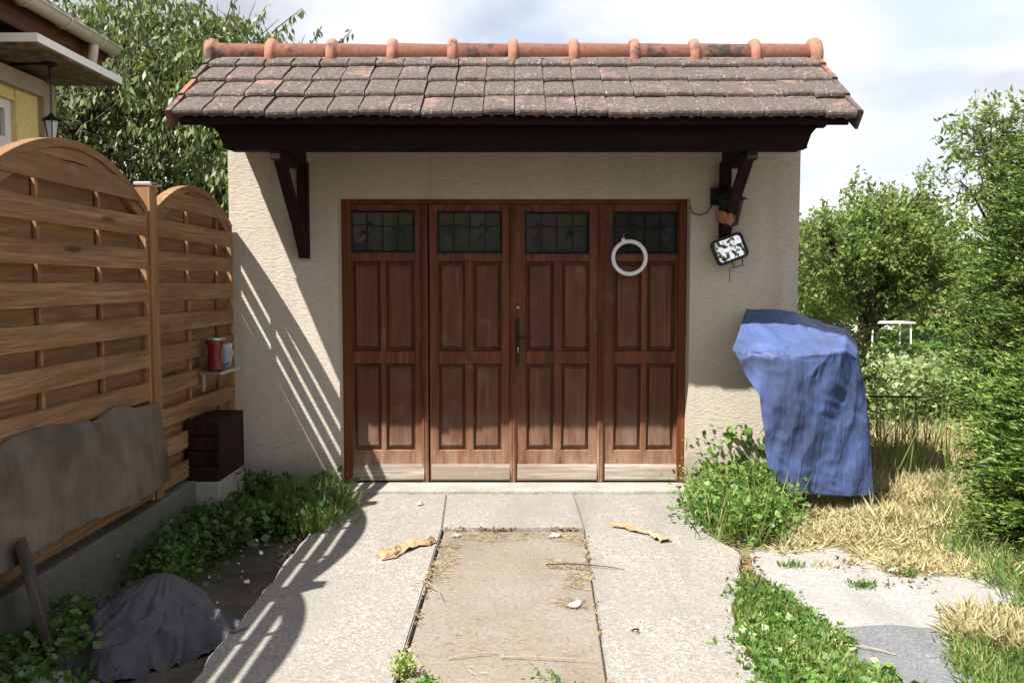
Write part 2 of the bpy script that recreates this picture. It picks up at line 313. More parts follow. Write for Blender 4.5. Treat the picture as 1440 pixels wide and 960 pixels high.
# ============================================================ THE GROUND
def blob(pts, z, name, mat, jit=0.05, sub=10, seed=1, **kw):     # irregular sheet through ground points
    out = []
    for i, a in enumerate(pts):
        b = pts[(i+1) % len(pts)]
        for k in range(sub):
            t = k/sub; p = a.lerp(b, t); nn = noise.noise_vector(Vector((p.x*2.3, p.y*2.3, seed))) + 0.5*noise.noise_vector(Vector((p.x*9, p.y*9, seed)))
            out.append((p.x + nn.x*jit, p.y + nn.y*jit, z))
    mb = MB(); mb.add(out, [tuple(range(len(out)))]); return tag(mb.build(name, mat), kind='structure')
gb = MB(); gb.add([(-400,-60,-.045),(400,-60,-.045),(400,700,-.045),(-400,700,-.045)], [(0,1,2,3)])
tag(gb.build('ground', M['ground']), kind='structure')
blob([Vector((-4.0,-6,0)), Vector((-1.15,-6,0)), Vector((-1.25,-0.02,0)), Vector((-4.0,-0.02,0))], -.040, 'flower_bed', M['dark_soil'], 0.06)
blob([Vector((-60,-7.6,0)), Vector((60,-7.6,0)), Vector((60,-13.5,0)), Vector((-60,-13.5,0))], -.030, 'street', M['road'], .02, 20, 9)
# driveway with its separate slabs
drive = link(None, 'driveway'); tag(drive, kind='structure')
pl0, pl1 = G(622, 742), G(572, 905); pr0, pr1 = G(822, 742), G(853, 945)
def xat(a, b, Y): return a.x + (b.x - a.x) * (Y - a.y) / (b.y - a.y)
YB = pl0.y; YN = -6.2; XL = lambda Y: xat(pl0, pl1, Y); XR = lambda Y: xat(pr0, pr1, Y)
rag = random.Random(3)
def slab(pts, top, name, mat, parent, th=.06, bev=.006):
    bm = bmesh.new(); vs = [bm.verts.new((p[0], p[1], top)) for p in pts]; f = bm.faces.new(vs)
    r = bmesh.ops.extrude_face_region(bm, geom=[f]); bmesh.ops.translate(bm, vec=(0,0,-th), verts=[v for v in r['geom'] if isinstance(v, bmesh.types.BMVert)])
    bmesh.ops.recalc_face_normals(bm, faces=bm.faces[:])
    es = [e for e in bm.edges if all(abs(v.co.z - top) < 1e-6 for v in e.verts)]
    bmesh.ops.bevel(bm, geom=es, offset=bev, segments=2, affect='EDGES')
    me = bpy.data.meshes.new(name); bm.to_mesh(me); bm.free(); me.materials.append(mat); return link(me, name, parent)
def ragged(a, b, n, amp):
    out = []
    for i in range(n):
        t = i/n; p = Vector(a).lerp(Vector(b), t); out.append((p.x + rag.uniform(-amp, amp), p.y + rag.uniform(-amp, amp)))
    return out
e_r = [G(966, 697), G(985, 745), G(1040, 775), G(1040, 810), G(1030, 865), G(1050, 915), G(1082, 958)]
YT = -0.165
right_edge = []
for i in range(len(e_r)-1): right_edge += ragged((e_r[i].x, e_r[i].y, 0), (e_r[i+1].x, e_r[i+1].y, 0), 6, .012)
jx0 = G(627, 698).x; jx1 = G(808, 698).x
slab([(XL(YB)-.002, YB), (jx0-.002, YT), (-1.24, YT)] + ragged((-1.24, YT, 0), (-1.2, YN, 0), 40, .015)[1:] + [(-1.2, YN), (XL(YN)-.002, YN)], 0, 'concrete_slab', M['slab'], drive)
slab([(XL(YB)+.002, YB), (XR(YB)-.002, YB), (jx1-.002, YT), (jx0+.002, YT)], -.001, 'concrete_slab', M['slab'], drive)
slab([(XR(YN)+.002, YN), (1.0, YN)] + right_edge[::-1] + [(1.24, YT), (jx1+.002, YT), (XR(YB)+.002, YB)], -.002, 'concrete_slab', M['slab'], drive)
slab([(XL(YN)+.012, YN), (XR(YN)-.005, YN), (XR(YB)-.005, YB-.006), (XL(YB)+.012, YB-.006)], -.022, 'inset_slab', M['pit'], drive, .04, .004)
slab([(-1.24, YT+.004), (1.3, YT+.004), (1.3, .14), (-1.24, .14)], .014, 'threshold', M['threshold'], drive, .07, .008)
# pale gravel yard and the darker asphalt patch on the right
blob([G(1055,770), G(1150,752), G(1250,790), G(1400,800), G(1500,850), G(1560,1000), G(1400,1100), G(1100,1100), G(1090,940), G(1060,830)], -.036, 'gravel_yard', M['gravel'], .05, 12, 2)
blob([G(1165,874), G(1250,868), G(1340,874), G(1345,900), G(1440,985), G(1500,1100), G(1250,1100), G(1150,1000), G(1180,905)], -.032, 'asphalt_patch', M['asphalt'], .03, 12, 5)

# ============================================================ THE GARAGE
ga = thing('garage', 'small cream stucco garage with brown folding doors and a tiled canopy', 'garage')
WL, WR, H = -2.05, 2.03, 2.98
dl, dr, dt = P(476, 400, 0).x, P(970, 400, 0).x, P(700, 278, 0).z
REC = 0.155
mb = MB(); mb.prism([(WL,-.04),(dl,-.04),(dl,dt),(dr,dt),(dr,-.04),(WR,-.04),(WR,H),(WL,H)], 'y', 0, .2)
mb.box(WL, WL+.2, .2, 4.5, -.04, 2.28); mb.box(WR-.2, WR, .2, 4.5, -.04, 2.28); mb.box(WL+.2, WR-.2, 4.3, 4.5, -.04, 2.28)
mb.build('wall', M['wall'], ga)
MB().box(WL-.02, WR+.02, .202, 4.55, 2.282, 2.34).build('flat_roof', M['mortar'], ga)
# door frame
fw = .035; Y0 = REC - .035
fr = MB(); fr.box(dl+.002, dl+fw+.03, Y0, REC+.05, .016, dt-.002, .004); fr.box(dr-fw-.02, dr-.002, Y0, REC+.05, .016, dt-.002, .004)
fr.box(dl+fw+.031, dr-fw-.021, Y0+.003, REC+.05, dt-.03, dt-.002, .004); fr.build('door_frame', M['door_frame'], ga)
YD = REC
def dz(py): return P(725, py, YD).z
def dx(px): return P(px, 480, YD).x
leaves = [(492, 598), (604, 719), (725, 842), (849, 958)]
wins = [(495, 583, 297, 354), (617, 705, 298, 355), (739, 827, 299, 356), (862, 950, 299, 356)]
pans = [((499, 533), (545, 580)), ((619, 652), (668, 702)), ((743, 776), (792, 826)), ((866, 899), (912, 946))]
ZB, ZT = .02, dt - .032
def grille(i, x0, x1, z0, z1, y):
    g = MB(); w_ = x1-x0; h = z1-z0; r = random.Random(i)
    for k in range(1, 4):
        x = x0 + w_*k/4; g.tube([(x, y, z0), (x, y, z1)], .004, 5)
    g.tube([(x0, y, z0+.004), (x1, y, z0+.004)], .0045, 5); g.tube([(x0, y, z1-.004), (x1, y, z1-.004)], .0045, 5)
    g.tube([(x0+.004, y, z0), (x0+.004, y, z1)], .0045, 5); g.tube([(x1-.004, y, z0), (x1-.004, y, z1)], .0045, 5)
    zz = z0 + h*.64
    g.tube([(x0, y, zz), (x0+w_*.28, y, zz+.012), (x0+w_*.5, y, zz-.006), (x1, y, zz+.01)], .003, 5)
    for k in (1, 3):                             # wrought "twig" bundles on the bars
        x = x0 + w_*k/4
        for q in range(5):
            zc = z0 + h*r.uniform(.3, .7); a = r.choice((-1, 1))
            g.tube([(x, y, zc), (x+a*w_*.05, y-.003, zc+h*.09), (x+a*w_*.12, y-.004, zc+h*.12*r.choice((-1, 1)))], [.004, .003, .0015], 4)
    return g
for i, ((a, b), (wa, wb, wt, wbm), ps) in enumerate(zip(leaves, wins, pans)):
    lf = None
    X0, X1 = dx(a), dx(b); x0, x1 = dx(wa), dx(wb); z0, z1 = dz(wbm), dz(wt)
    # stiles and rails with real openings
    zs = [dz(370), dz(491), dz(514), dz(630)]
    pa, pb = [(dx(q[0])-.012, dx(q[1])+.012) for q in ps]
    fbm = MB(); T = .042
    def bx(xa, xb, za, zb_): fbm.box(xa, xb, YD, YD+T, za, zb_, .003)
    L0, R0 = min(pa[0], x0), max(pb[1], x1)
    bx(X0, L0, ZB, ZT); bx(R0, X1, ZB, ZT)
    bx(L0, R0, z1+.001, ZT); bx(L0, R0, zs[0]+.014, z0-.001); bx(L0, R0, zs[2]+.014, zs[1]-.014); bx(L0, R0, ZB, zs[3]-.014)
    for za, zb_ in ((zs[1]-.014, zs[0]+.014), (zs[3]-.014, zs[2]+.014)):
        bx(pa[1], pb[0], za, zb_)
        if pa[0] > L0+.002: bx(L0, pa[0], za, zb_)
        if pb[1] < R0-.002: bx(pb[1], R0, za, zb_)
    fbm.box(X0+.004, X1-.004, YD+T-.008, YD+T+.004, ZB+.01, zs[0]+.02)   # backing
    lf = fbm.build('door_leaf', M['door'], ga)
    for (xa, xb) in (pa, pb):
        for (zt, zb_) in ((zs[0], zs[1]), (zs[2], zs[3])):
            za, zc = zb_-.008, zt+.008; p = MB(); q = .022; yb, yf = YD+.030, YD+.008
            A = [(xa+.002, yb, za), (xb-.002, yb, za), (xb-.002, yb, zc), (xa+.002, yb, zc)]
            B = [(xa+.012, yb-.002, za+.010), (xb-.012, yb-.002, za+.010), (xb-.012, yb-.002, zc-.010), (xa+.012, yb-.002, zc-.010)]
            D = [(xa+.012+q*.6, yf, za+.010+q), (xb-.012-q*.6, yf, za+.010+q), (xb-.012-q*.6, yf, zc-.010-q), (xa+.012+q*.6, yf, zc-.010-q)]
            p.add(A+B+D, [(k, (k+1) % 4, (k+1) % 4+4, k+4) for k in range(4)] + [(k+4, (k+1) % 4+4, (k+1) % 4+8, k+8) for k in range(4)] + [(8,9,10,11)])
            p.build('raised_panel', M['door_panel'], lf)
    MB().box(x0, x1, YD+.028, YD+.034, z0, z1).build('window_pane', M['pane'], lf)
    wf = MB(); t = .007
    wf.box(x0-t, x1+t, YD-.006, YD-.001, z1, z1+t); wf.box(x0-t, x1+t, YD-.006, YD-.001, z0-t, z0)
    wf.box(x0-t, x0, YD-.006, YD-.001, z0+.0005, z1-.0005); wf.box(x1, x1+t, YD-.006, YD-.001, z0+.0005, z1-.0005)
    wf.build('window_trim', M['iron'], lf)
    grille(i, x0, x1, z0, z1, YD+.008).build('window_grille', M['iron'], lf)
    hk = MB()
    for hx in (x0+.05, x1-.05):
        for hz in (z0-.02, z1+.014): hk.lathe([(0, -.004), (.006, -.003), (.006, .003), (0, .004)], (hx, YD-.004, hz), 8)
    hk.build('grille_screw', M['iron'], lf)
    # sloping weather board at the foot
    zb0, zb1 = .03, dz(652); xa, xb = X0 + (.012 if i else .0), X1 - (.012 if i < 3 else 0)
    wb_ = MB(); wb_.prism([(YD-.002, zb1), (YD-.018, zb1-.016), (YD-.034, zb0+.012), (YD-.03, zb0), (YD-.002, zb0)], 'x', xa, xb)
    wb_.build('weather_board', M['weathered'], lf)
for px_ in (597.5, 721, 845):
    x = dx(px_); s = MB(); pr = [(x-.026, YD-.002), (x-.022, YD-.014), (x-.008, YD-.022), (x-.004, YD-.016), (x+.004, YD-.016), (x+.008, YD-.022), (x+.022, YD-.014), (x+.026, YD-.002)]
    s.prism(pr, 'z', .018, ZT-.002); s.build('cover_strip', M['door'], ga)
# lock, handle plate and lever
lx = dx(728.5)+.0
lk = MB(); lk.lathe([(.0, -.012), (.010, -.012), (.0145, -.006), (.016, 0)], n=16)
o = lk.build('lock_cylinder', M['steel'], ga, loc=(lx, YD-.022, dz(432)), rot=(math.radians(-90), 0, 0)); o.rotation_euler = (math.radians(-90), 0, math.pi) ; o.rotation_euler=(math.radians(90),0,0)
o.scale = (1, 1, -1)
hp = MB(); zt, zb_ = dz(450), dz(508); pts = []
for k in range(9): a = math.pi*k/8; pts.append((lx + .010*math.cos(a), zt + .014*math.sin(a)))
for k in range(9): a = math.pi + math.pi*k/8; pts.append((lx + .012*math.cos(a), zb_ + .016*math.sin(a)))
hp.prism(pts, 'y', YD-.03, YD-.022)
hpo = hp.build('handle_plate', M['iron'], ga)
lv = MB(); zl = dz(474); lv.tube([(lx, YD-.028, zl), (lx, YD-.062, zl), (lx+.012, YD-.07, zl), (lx+.10, YD-.068, zl-.002), (lx+.105, YD-.066, zl-.002)], [.008, .008, .008, .0065, .004], 8)
lv.build('lever', M['iron'], hpo, True)
MB().add([(lx-.006, YD-.032, dz(488)), (lx+.006, YD-.032, dz(488)), (lx+.0015, YD-.032, dz(495.5)), (lx-.0015, YD-.032, dz(495.5))], [(0,1,2,3)]).build('keyhole', M['steel'], hpo)

# ---- canopy: tiles
SL = math.radians(34.0); EY, EZ = -0.85, 2.55; GA = .271
NT, HW = 22, 2.105; TW = 2*HW/NT
XC = P(723, 165, EY).x
def tile_mesh(seed):
    r = random.Random(seed); b = MB(); Lg = .33; w2 = TW/2 - .0022; nx = 8
    prof = []                                     # cross section heights: left channel, flat, right roll
    for k in range(nx+1):
        t = k/nx; x = -w2 + 2*w2*t; h = 0.0
        if t < .08: h = -.006
        if t > .88: h = .004
        h += .003*math.sin(math.pi*t)
        prof.append((x, h))
    rows = [(-.008, -.040), (-.014, -.022), (-.010, -.008), (.002, .000), (.018, .003), (.18, .0), (Lg, 0)]
    vs = []; nr = len(rows)
    for (y, h) in rows:
        for (x, hh) in prof: vs.append((x + r.uniform(-.0008, .0008), y + r.uniform(-.001, .001), h + hh*(1 if h > -.03 else .3)))
    for (y, h) in ((-.006, -.040), (Lg, -.022)):
        for (x, hh) in prof: vs.append((x, y, h))
    n = nx+1; fs = [(j*n+i, j*n+i+1, (j+1)*n+i+1, (j+1)*n+i) for j in range(nr-1) for i in range(nx)]
    o = nr*n; fs += [(o+i, o+n+i, o+n+i+1, o+i+1) for i in range(nx)]
    for i in (0, nx): fs.append(tuple([j*n+i for j in range(nr)] + [o+n+i, o+i]))
    fs += [(i, o+i, o+i+1, i+1) for i in range(nx)]
    # two lugs under the nose
    b.add(vs, fs)
    for lx_ in (-.045, .04): b.box(lx_-.012, lx_+.012, -.004, .03, -.050, -.039)
    me = b.mesh('roof_tile', M['tile'], False); return me
tms = [tile_mesh(s) for s in range(6)]
rr = random.Random(11); TILT = math.radians(6.0)
cs, sn = math.cos(SL), math.sin(SL)
for row in range(4):
    for k in range(NT):
        x = XC - HW + TW*(k+.5)
        drop = rr.gauss(0, .0035); 
        if row == 0 and k > 12: drop += .012*(1 if k % 5 else .3)
        if row == 1 and k == 21: drop += .015
        s = GA*row - drop
        o = link(rr.choice(tms), 'roof_tile', ga, (x + rr.gauss(0, .0015), EY + s*cs, EZ + s*sn + .012*rr.random()*(row < 2) + rr.gauss(0, .0012)),
                 (SL - TILT + rr.gauss(0, .008), rr.gauss(0, .01), rr.gauss(0, .008)))
# verge tiles: angle pieces with a hanging flange on both sides
for sd in (-1, 1):
    v = MB(); v.prism([(0, 0), (.035*sd, -.004), (.04*sd, -.02), (.026*sd, -.125), (.010*sd, -.125), (.012*sd, -.03), (0, -.025)], 'y', -.012, .31)
    vm = v.mesh('verge_tile', M['verge'])
    for row in range(4):
        s = GA*row; link(vm, 'verge_tile', ga, (XC + sd*(HW+.002), EY + s*cs, EZ + s*sn + .006), (SL - math.radians(3) + rr.gauss(0,.006), 0, rr.gauss(0, .008)))
# ridge tiles with raised collars
RY, RZ = EY + 4*GA*cs - .03, EZ + 4*GA*sn - .075
NR = 10; RWd = .098; step = (P(1143,70,RY).x - P(300,70,RY).x)/NR; rx0 = P(300, 70, RY).x
def arch(r, z0, n=10): return [(r*math.cos(math.pi*(1 - k/n)), z0 + r*1.05*math.sin(math.pi*(1 - k/n))) for k in range(n+1)]
def ridge_mesh(ln, both=False):
    b = MB(); R = .098
    stn = [(-.035, R+.006), (-.030, R+.024), (-.012, R+.034), (.014, R+.034), (.030, R+.024), (.036, R+.004), (ln-.04, R-.004)] if not both else \
          [(-.045, R+.010), (-.035, R+.028), (-.012, R+.036), (.014, R+.036), (.034, R+.024), (.042, R+.006)]
    n = 13; vs = []
    for (x, r) in stn:
        for k in range(n): a = math.pi*(-.12 + 1.24*k/(n-1)); vs.append((x, -r*math.cos(a), r*1.02*math.sin(a)))
    fs = [(j*n+k, j*n+k+1, (j+1)*n+k+1, (j+1)*n+k) for j in range(len(stn)-1) for k in range(n-1)]
    fs += [tuple(range(n)), tuple((len(stn)-1)*n + k for k in range(n))]
    b.add(vs, fs); return b.mesh('ridge_tile', M['ridge'], True)
rm = ridge_mesh(step+.03); re = ridge_mesh(0, True)
for k in range(NR): link(rm, 'ridge_tile', ga, (rx0 + k*step, RY, RZ + rr.gauss(0, .002)), (rr.gauss(0, .012), rr.gauss(0, .004), rr.gauss(0, .006)))
link(re, 'ridge_tile', ga, (rx0 + NR*step, RY, RZ+.003))
mo = MB(); nm = 90
def mort(u, v):
    x = XC - HW + .06 + (2*HW - .12)*u; t = v
    w_ = noise.noise(Vector((x*14, 1, v*3)))*.007
    return (x, RY - .112 + .05*t + w_, RZ - .030 + .04*t + w_*1.2)
mo.grid(mort, 200, 5).build('ridge_mortar', M['mortar'], ga)
# sheathing, rafters, beam, brackets
def slp(s, n): return (EY + s*cs - n*sn*-1*0 + n*(-sn), EZ + s*sn + n*cs)       # along slope s, normal offset n
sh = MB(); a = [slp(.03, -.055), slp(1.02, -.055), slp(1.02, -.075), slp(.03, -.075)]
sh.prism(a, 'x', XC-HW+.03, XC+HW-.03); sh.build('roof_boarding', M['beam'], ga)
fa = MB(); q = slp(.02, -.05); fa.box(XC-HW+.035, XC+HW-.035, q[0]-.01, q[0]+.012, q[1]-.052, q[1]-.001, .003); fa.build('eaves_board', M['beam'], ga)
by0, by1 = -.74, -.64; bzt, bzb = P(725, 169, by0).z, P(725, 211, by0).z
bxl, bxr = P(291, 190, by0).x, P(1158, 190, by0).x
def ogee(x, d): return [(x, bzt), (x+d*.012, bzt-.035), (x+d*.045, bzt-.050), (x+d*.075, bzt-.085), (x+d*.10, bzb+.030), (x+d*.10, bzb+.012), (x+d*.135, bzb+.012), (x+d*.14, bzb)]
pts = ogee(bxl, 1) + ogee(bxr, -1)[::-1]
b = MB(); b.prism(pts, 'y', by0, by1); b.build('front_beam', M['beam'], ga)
wp = MB(); wp.box(WL+.05, WR-.05, -.07, -.002, 2.79, 2.90); wp.build('wall_plate', M['beam'], ga)
for px_ in (300, 402, 560, 722, 890, 1061, 1150):
    x = P(px_, 185, -.68).x; r_ = MB(); a = [slp(.05, -.077), slp(1.0, -.077), slp(1.0, -.16), slp(.09, -.16), slp(.05, -.13)]
    # notch over the beam: keep rafters above it
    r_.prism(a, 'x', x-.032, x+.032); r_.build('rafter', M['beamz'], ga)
for sd, pc in ((-1, 427), (1, 1019)):
    x = P(pc, 300, -.03).x; zb_ = P(pc, 363 if sd < 0 else 340, -.05).z
    wpst = MB(); wpst.prism([(-.002, bzb+.02), (-.075, bzb+.02), (-.075, zb_+.06), (-.06, zb_+.02), (-.04, zb_), (-.002, zb_)], 'x', x-.036, x+.036); wpst.build('bracket_post', M['beamz'], ga)
    xs = x
    st = MB(); n_ = 7; prf = []
    z_lo, z_hi = zb_+.15, bzb-.004
    top = []; bot = []
    for k in range(n_):
        t = k/(n_-1); y = -.077 - .56*t; z = z_lo + (z_hi - z_lo)*t; bow = -.04*math.sin(math.pi*t)
        top.append((y+bow*.2, z-bow*.0+.0)); 
    A = [(p[0], p[1]) for p in top]; B = [(p[0]-.075, p[1]-.01) if i_ else (p[0], p[1]-.11) for i_, p in enumerate(top)]
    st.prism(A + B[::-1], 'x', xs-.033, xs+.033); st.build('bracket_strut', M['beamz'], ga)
    ar = MB(); ar.box(x-.037, x+.037, by1+.003, -.078, bzb+.004, bzb+.085, .004); ar.box(x-.034, x+.034, by0-.01, -.3, bzb-.06, bzb-.003, .006); ar.build('bracket_arm', M['beamz'], ga)
    ir = MB(); ir.lathe([(0,-.004),(.010,-.004),(.010,.004),(0,.004)], (x, -.08, zb_+.11), 10); ir.build('bracket_bolt', M['steel'], ga)

# ============================================================ THINGS ON THE GARAGE
c0 = P(886, 362, .05); rl = thing('ring_light', 'white plastic ring hanging from a black wire on the rightmost door leaf', 'ring light', (c0.x, .085, c0.z), rot=(math.radians(-4), 0, 0))
R1, R2 = .133, .104; b = MB(); Rm = (R1+R2)/2; hw = (R1-R2)/2
sec = [(-hw, -.004), (-hw*.7, -.014), (hw*.7, -.014), (hw, -.004), (hw, .010), (-hw, .010)]; n = 64; vs = []; 
for k in range(n):
    a = 2*math.pi*k/n
    for (q, y) in sec: vs.append(((Rm+q)*math.cos(a), y, (Rm+q)*math.sin(a)))
m_ = len(sec); b.add(vs, [(k*m_+i, k*m_+(i+1) % m_, ((k+1) % n)*m_+(i+1) % m_, ((k+1) % n)*m_+i) for k in range(n) for i in range(m_)])
b.build('ring', M['white_plastic'], rl)
b = MB(); b.box(-.058, -.032, -.012, .008, .118, .140, .003, Matrix.Rotation(.0, 4, 'Y')); b.build('clip', M['white_plastic'], rl)
b = MB(); b.tube([(-.045, -.004, .140), (-.045, -.002, .165), (-.040, -.004, .175), (-.034, 0, .170)], .0022, 5); b.build('hook', M['steel'], rl)
w0 = P(842, 325, .09); 
b = MB(); b.tube([(w0.x, .095, w0.z), (w0.x+.05, .085, w0.z-.004), (w0.x+.11, .085, w0.z+.002), (c0.x-.05, .085, c0.z+.19), (c0.x-.040, .085, c0.z+.172)], .0022, 5)
for k in range(9):
    a = rr.uniform(0, 6.28); cx, cz = c0.x-.045 + rr.uniform(-.04,.03), c0.z+.19+rr.uniform(-.01,.03)
    b.tube([(cx, .085, cz), (cx+.025*math.cos(a), .08, cz+.02*math.sin(a)), (cx+.045*math.cos(a+.6), .085, cz+.035*math.sin(a+.6))], .002, 4)
tag(b.build('wire', M['iron']), 'thin twisted black wire holding the white ring on the rightmost door leaf', 'wire')
# mirror
mc = P(1026, 350, -.09); mr = thing('mirror', 'black framed convex mirror hanging tilted on the wall right of the doors', 'mirror', (mc.x, -.09, mc.z), rot=(math.radians(-6), math.radians(-21), 0))
def rrect(w_, h, r, n=5):
    out = []
    for cx, cz, a0 in ((w_-r, h-r, 0), (-w_+r, h-r, 90), (-w_+r, -h+r, 180), (w_-r, -h+r, 270)):
        for k in range(n+1): a = math.radians(a0 + 90*k/n); out.append((cx + r*math.cos(a), cz + r*math.sin(a)))
    return out
O, I = rrect(.118, .094, .035), rrect(.098, .074, .022); n = len(O); b = MB()
vs = [(x, .0, z) for x, z in O] + [(x*.97, -.02, z*.97) for x, z in O] + [(x, -.018, z) for x, z in I] + [(x, -.006, z) for x, z in I]
b.add(vs, [(j*n+i, j*n+(i+1) % n, (j+1)*n+(i+1) % n, (j+1)*n+i) for j in range(3) for i in range(n)]); b.prism([(x, z) for x, z in O], 'y', .001, .02)
b.build('mirror_frame', M['iron'], mr)
b = MB(); b.prism([(x*.995, z*.995) for x, z in I], 'y', -.007, -.004); b.build('mirror_glass', M['mirror'], mr)
b = MB(); b.tube([(-.02, 0, -.09), (-.015, .0, -.135), (.045, .0, -.14), (.06, 0, -.085)], .0045, 5); b.tube([(-.015, 0, -.135), (-.05, 0, -.13), (-.085, .0, -.22)], .003, 5); b.build('mirror_cord', M['iron'], mr)
b = MB(); b.tube([(0, .02, .02), (-.005, .06, .05), (.0, .088, .06)], .008, 6); b.build('mirror_bracket', M['iron'], mr)
# wall lantern behind the right strut
lc = P(1024, 280, -.14); wl = thing('wall_lantern', 'black metal lantern fixed behind the right wooden bracket', 'lantern', (lc.x+.012, -.17, lc.z))
b = MB(); b.lathe([(.0, .075), (.02, .07), (.035, .05), (.115, .0), (.112, -.006), (.06, -.006)], n=6); b.build('lantern_roof', M['iron'], wl)
b = MB()
for k in range(6):
    a = math.pi/3*k; b.tube([(.085*math.cos(a), .085*math.sin(a), -.006), (.05*math.cos(a), .05*math.sin(a), -.17)], .005, 4)
b.lathe([(0, -.17), (.055, -.17), (.055, -.18), (.02, -.195), (0, -.2)], n=6); b.build('lantern_cage', M['iron'], wl)
b = MB(); b.lathe([(.078, -.008), (.045, -.168)], n=6); gp = b.build('lantern_glass', M['pane'], wl)
b = MB(); b.tube([(0, .0, .07), (0, .05, .10), (-.01, .10, .08)], .008, 6); b.box(-.11, -.05, .13, .165, -.03, .09); b.tube([(0,.0,.06),(-.08,.13,.06)], .007, 6); b.build('lantern_arm', M['iron'], wl)
# cable
b = MB(); q = [P(970,290,-.01), P(974,300,-.012), P(984,303,-.012), P(994,299,-.012), P(1003,287,-.015), P(1010,272,-.03)]
b.tube(q, .0035, 6); tag(b.build('cable', M['iron']), 'thin black cable drooping from the door frame to the wall lantern', 'cable')
# rag wrapped around strut and post
rc = P(1022, 308, -.12); b = MB()
def ragf(u, v):
    a = 2*math.pi*u; wv = noise.noise(Vector((math.cos(a)*2, math.sin(a)*2, v*3)))
    return (rc.x-.006 + (.058 + .012*v + .012*wv)*math.cos(a), -.115 + (.112+.01*wv)*math.sin(a), rc.z - .035 + .085*v + .018*math.sin(a+.5) + .022*abs(math.cos(a)) + .01*wv)
b.grid(ragf, 40, 8); ro = b.build('cloth', M['rag'], None, True); tag(ro, 'faded orange cloth strip tied round the right wooden bracket', 'cloth')

# ============================================================ FENCE
FX = -2.05
fe = thing('wooden_fence', 'brown slatted wooden fence with arched panels left of the driveway', 'fence', (0,0,0))
M['mossy'] = stucco('mossy_concrete', (0.15, 0.14, 0.115), (0.07, 0.075, 0.045), (20,20,20))
lw = MB()
def lowall(u, v): return None
lw.box(FX-.09, FX+.07, -6.2, -.004, -.05, .27, .01); tag(lw.build('low_wall', M['mossy']), 'low grey concrete wall carrying the wooden fence', 'wall')
def post(Y, name='fence_post'):
    o = MB().box(FX-.045, FX+.045, Y-.045, Y+.045, .272, 2.02, .006).build(name, M['fencez'], fe)
    MB().box(FX-.05, FX+.05, Y-.05, Y+.05, 2.021, 2.045, .006).build('post_cap', M['steel'], fe)
for Y in (-1.41, -3.03, -4.65): post(Y)
def panel(ya, yb, ze, zp, bats, seed):
    r = random.Random(seed); ym = (ya+yb)/2; hw = (yb-ya)/2
    az = lambda y: ze + (zp-ze)*(1 - ((y-ym)/hw)**2)
    # slats: odd ones on the far side of the battens, even ones on the near side
    z = .30; k = 0
    while z < zp - .03:
        h = .104; z0, z1 = z, z+h; side = 1 if k % 2 == 0 else -1
        if side < 0 and z < 1.42: z0 -= .042; z1 += .042          # rear boards widened low down to close the gaps to sunlight
        if side < 0 and z < .4: z0 = max(z0, .285)
        if ze > z0+.012: s0, s1 = ya+.028, yb-.028
        else:
            t = hw*math.sqrt(max(0, 1 - (z0+.02-ze)/(zp-ze))) ; s0, s1 = max(ya+.028, ym-t), min(yb-.028, ym+t)
        if s1 - s0 > .1:
            n = 14; topp = []; 
            for i in range(n+1):
                y = s0 + (s1-s0)*i/n; topp.append((y, max(z0+.004, min(z1, az(y)-.028))))
            zj = r.uniform(-.003, .003); pts = [(s0, z0+zj), (s1, z0-zj)] + topp[::-1]
            xa = FX + (.012 if side > 0 else -.026); MBs = MB(); MBs.prism(pts, 'x', xa, xa+.014)
            # gentle outward bow between the battens
            for vi, v in enumerate(MBs.v):
                bow = side*.010*math.sin(math.pi*((v[1]-ya)/(bats[1]-bats[0]) % 1)) + r.uniform(-.0008, .0008)
                MBs.v[vi] = (v[0]+bow*0.6, v[1], v[2])
            cy = (s0+s1)/2; cz = (z0+z1)/2
            MBs.v = [(v[0]-FX, v[1]-cy, v[2]-cz) for v in MBs.v]
            MBs.build('slat', M['fence'], fe, loc=(FX, cy, cz))
        z += .0905; k += 1
    for y in bats:
        MB().box(FX-.010, FX+.010, y-.012, y+.012, .29, az(y)-.04, .002).build('batten', M['fencez'], fe)
    for y in (ya+.016, yb-.016):
        MB().box(FX-.028, FX+.028, y-.014, y+.014, .28, ze+.0, .003).build('panel_stile', M['fencez'], fe)
    for nm_, off, th, wd in (('arch_rail', 0.0, .038, .030), ('arch_board', -.0395, .055, .021)):
        a = MB(); n = 26; vs = []
        for i in range(n+1):
            y = ya + .002 + (yb-ya-.004)*i/n; dzdy = -2*(zp-ze)*(y-ym)/hw**2; nv = Vector((0, -dzdy, 1)).normalized(); p = Vector((0, y, az(y))) + nv*off
            for (x, q) in ((-wd, 0), (wd, 0), (wd, -th), (-wd, -th)): vs.append((FX+x, min(max(p.y+nv.y*q, ya+.002), yb-.002), p.z+nv.z*q))
        fs = [(i*4+j, i*4+(j+1) % 4, (i+1)*4+(j+1) % 4, (i+1)*4+j) for i in range(n) for j in range(4)] + [(0,1,2,3), (n*4, n*4+1, n*4+2, n*4+3)]
        a.add(vs, fs); a.build(nm_, M['fence'], fe)
panel(-1.36, -.02, 1.90, 2.10, (-.82, -.28), 1)
panel(-2.98, -1.46, 1.90, 2.14, (-2.54, -1.98), 2)
panel(-4.60, -3.08, 1.90, 2.14, (-4.1, -3.6), 3)
panel(-6.2, -4.70, 1.90, 2.14, (-5.7, -5.2), 4)

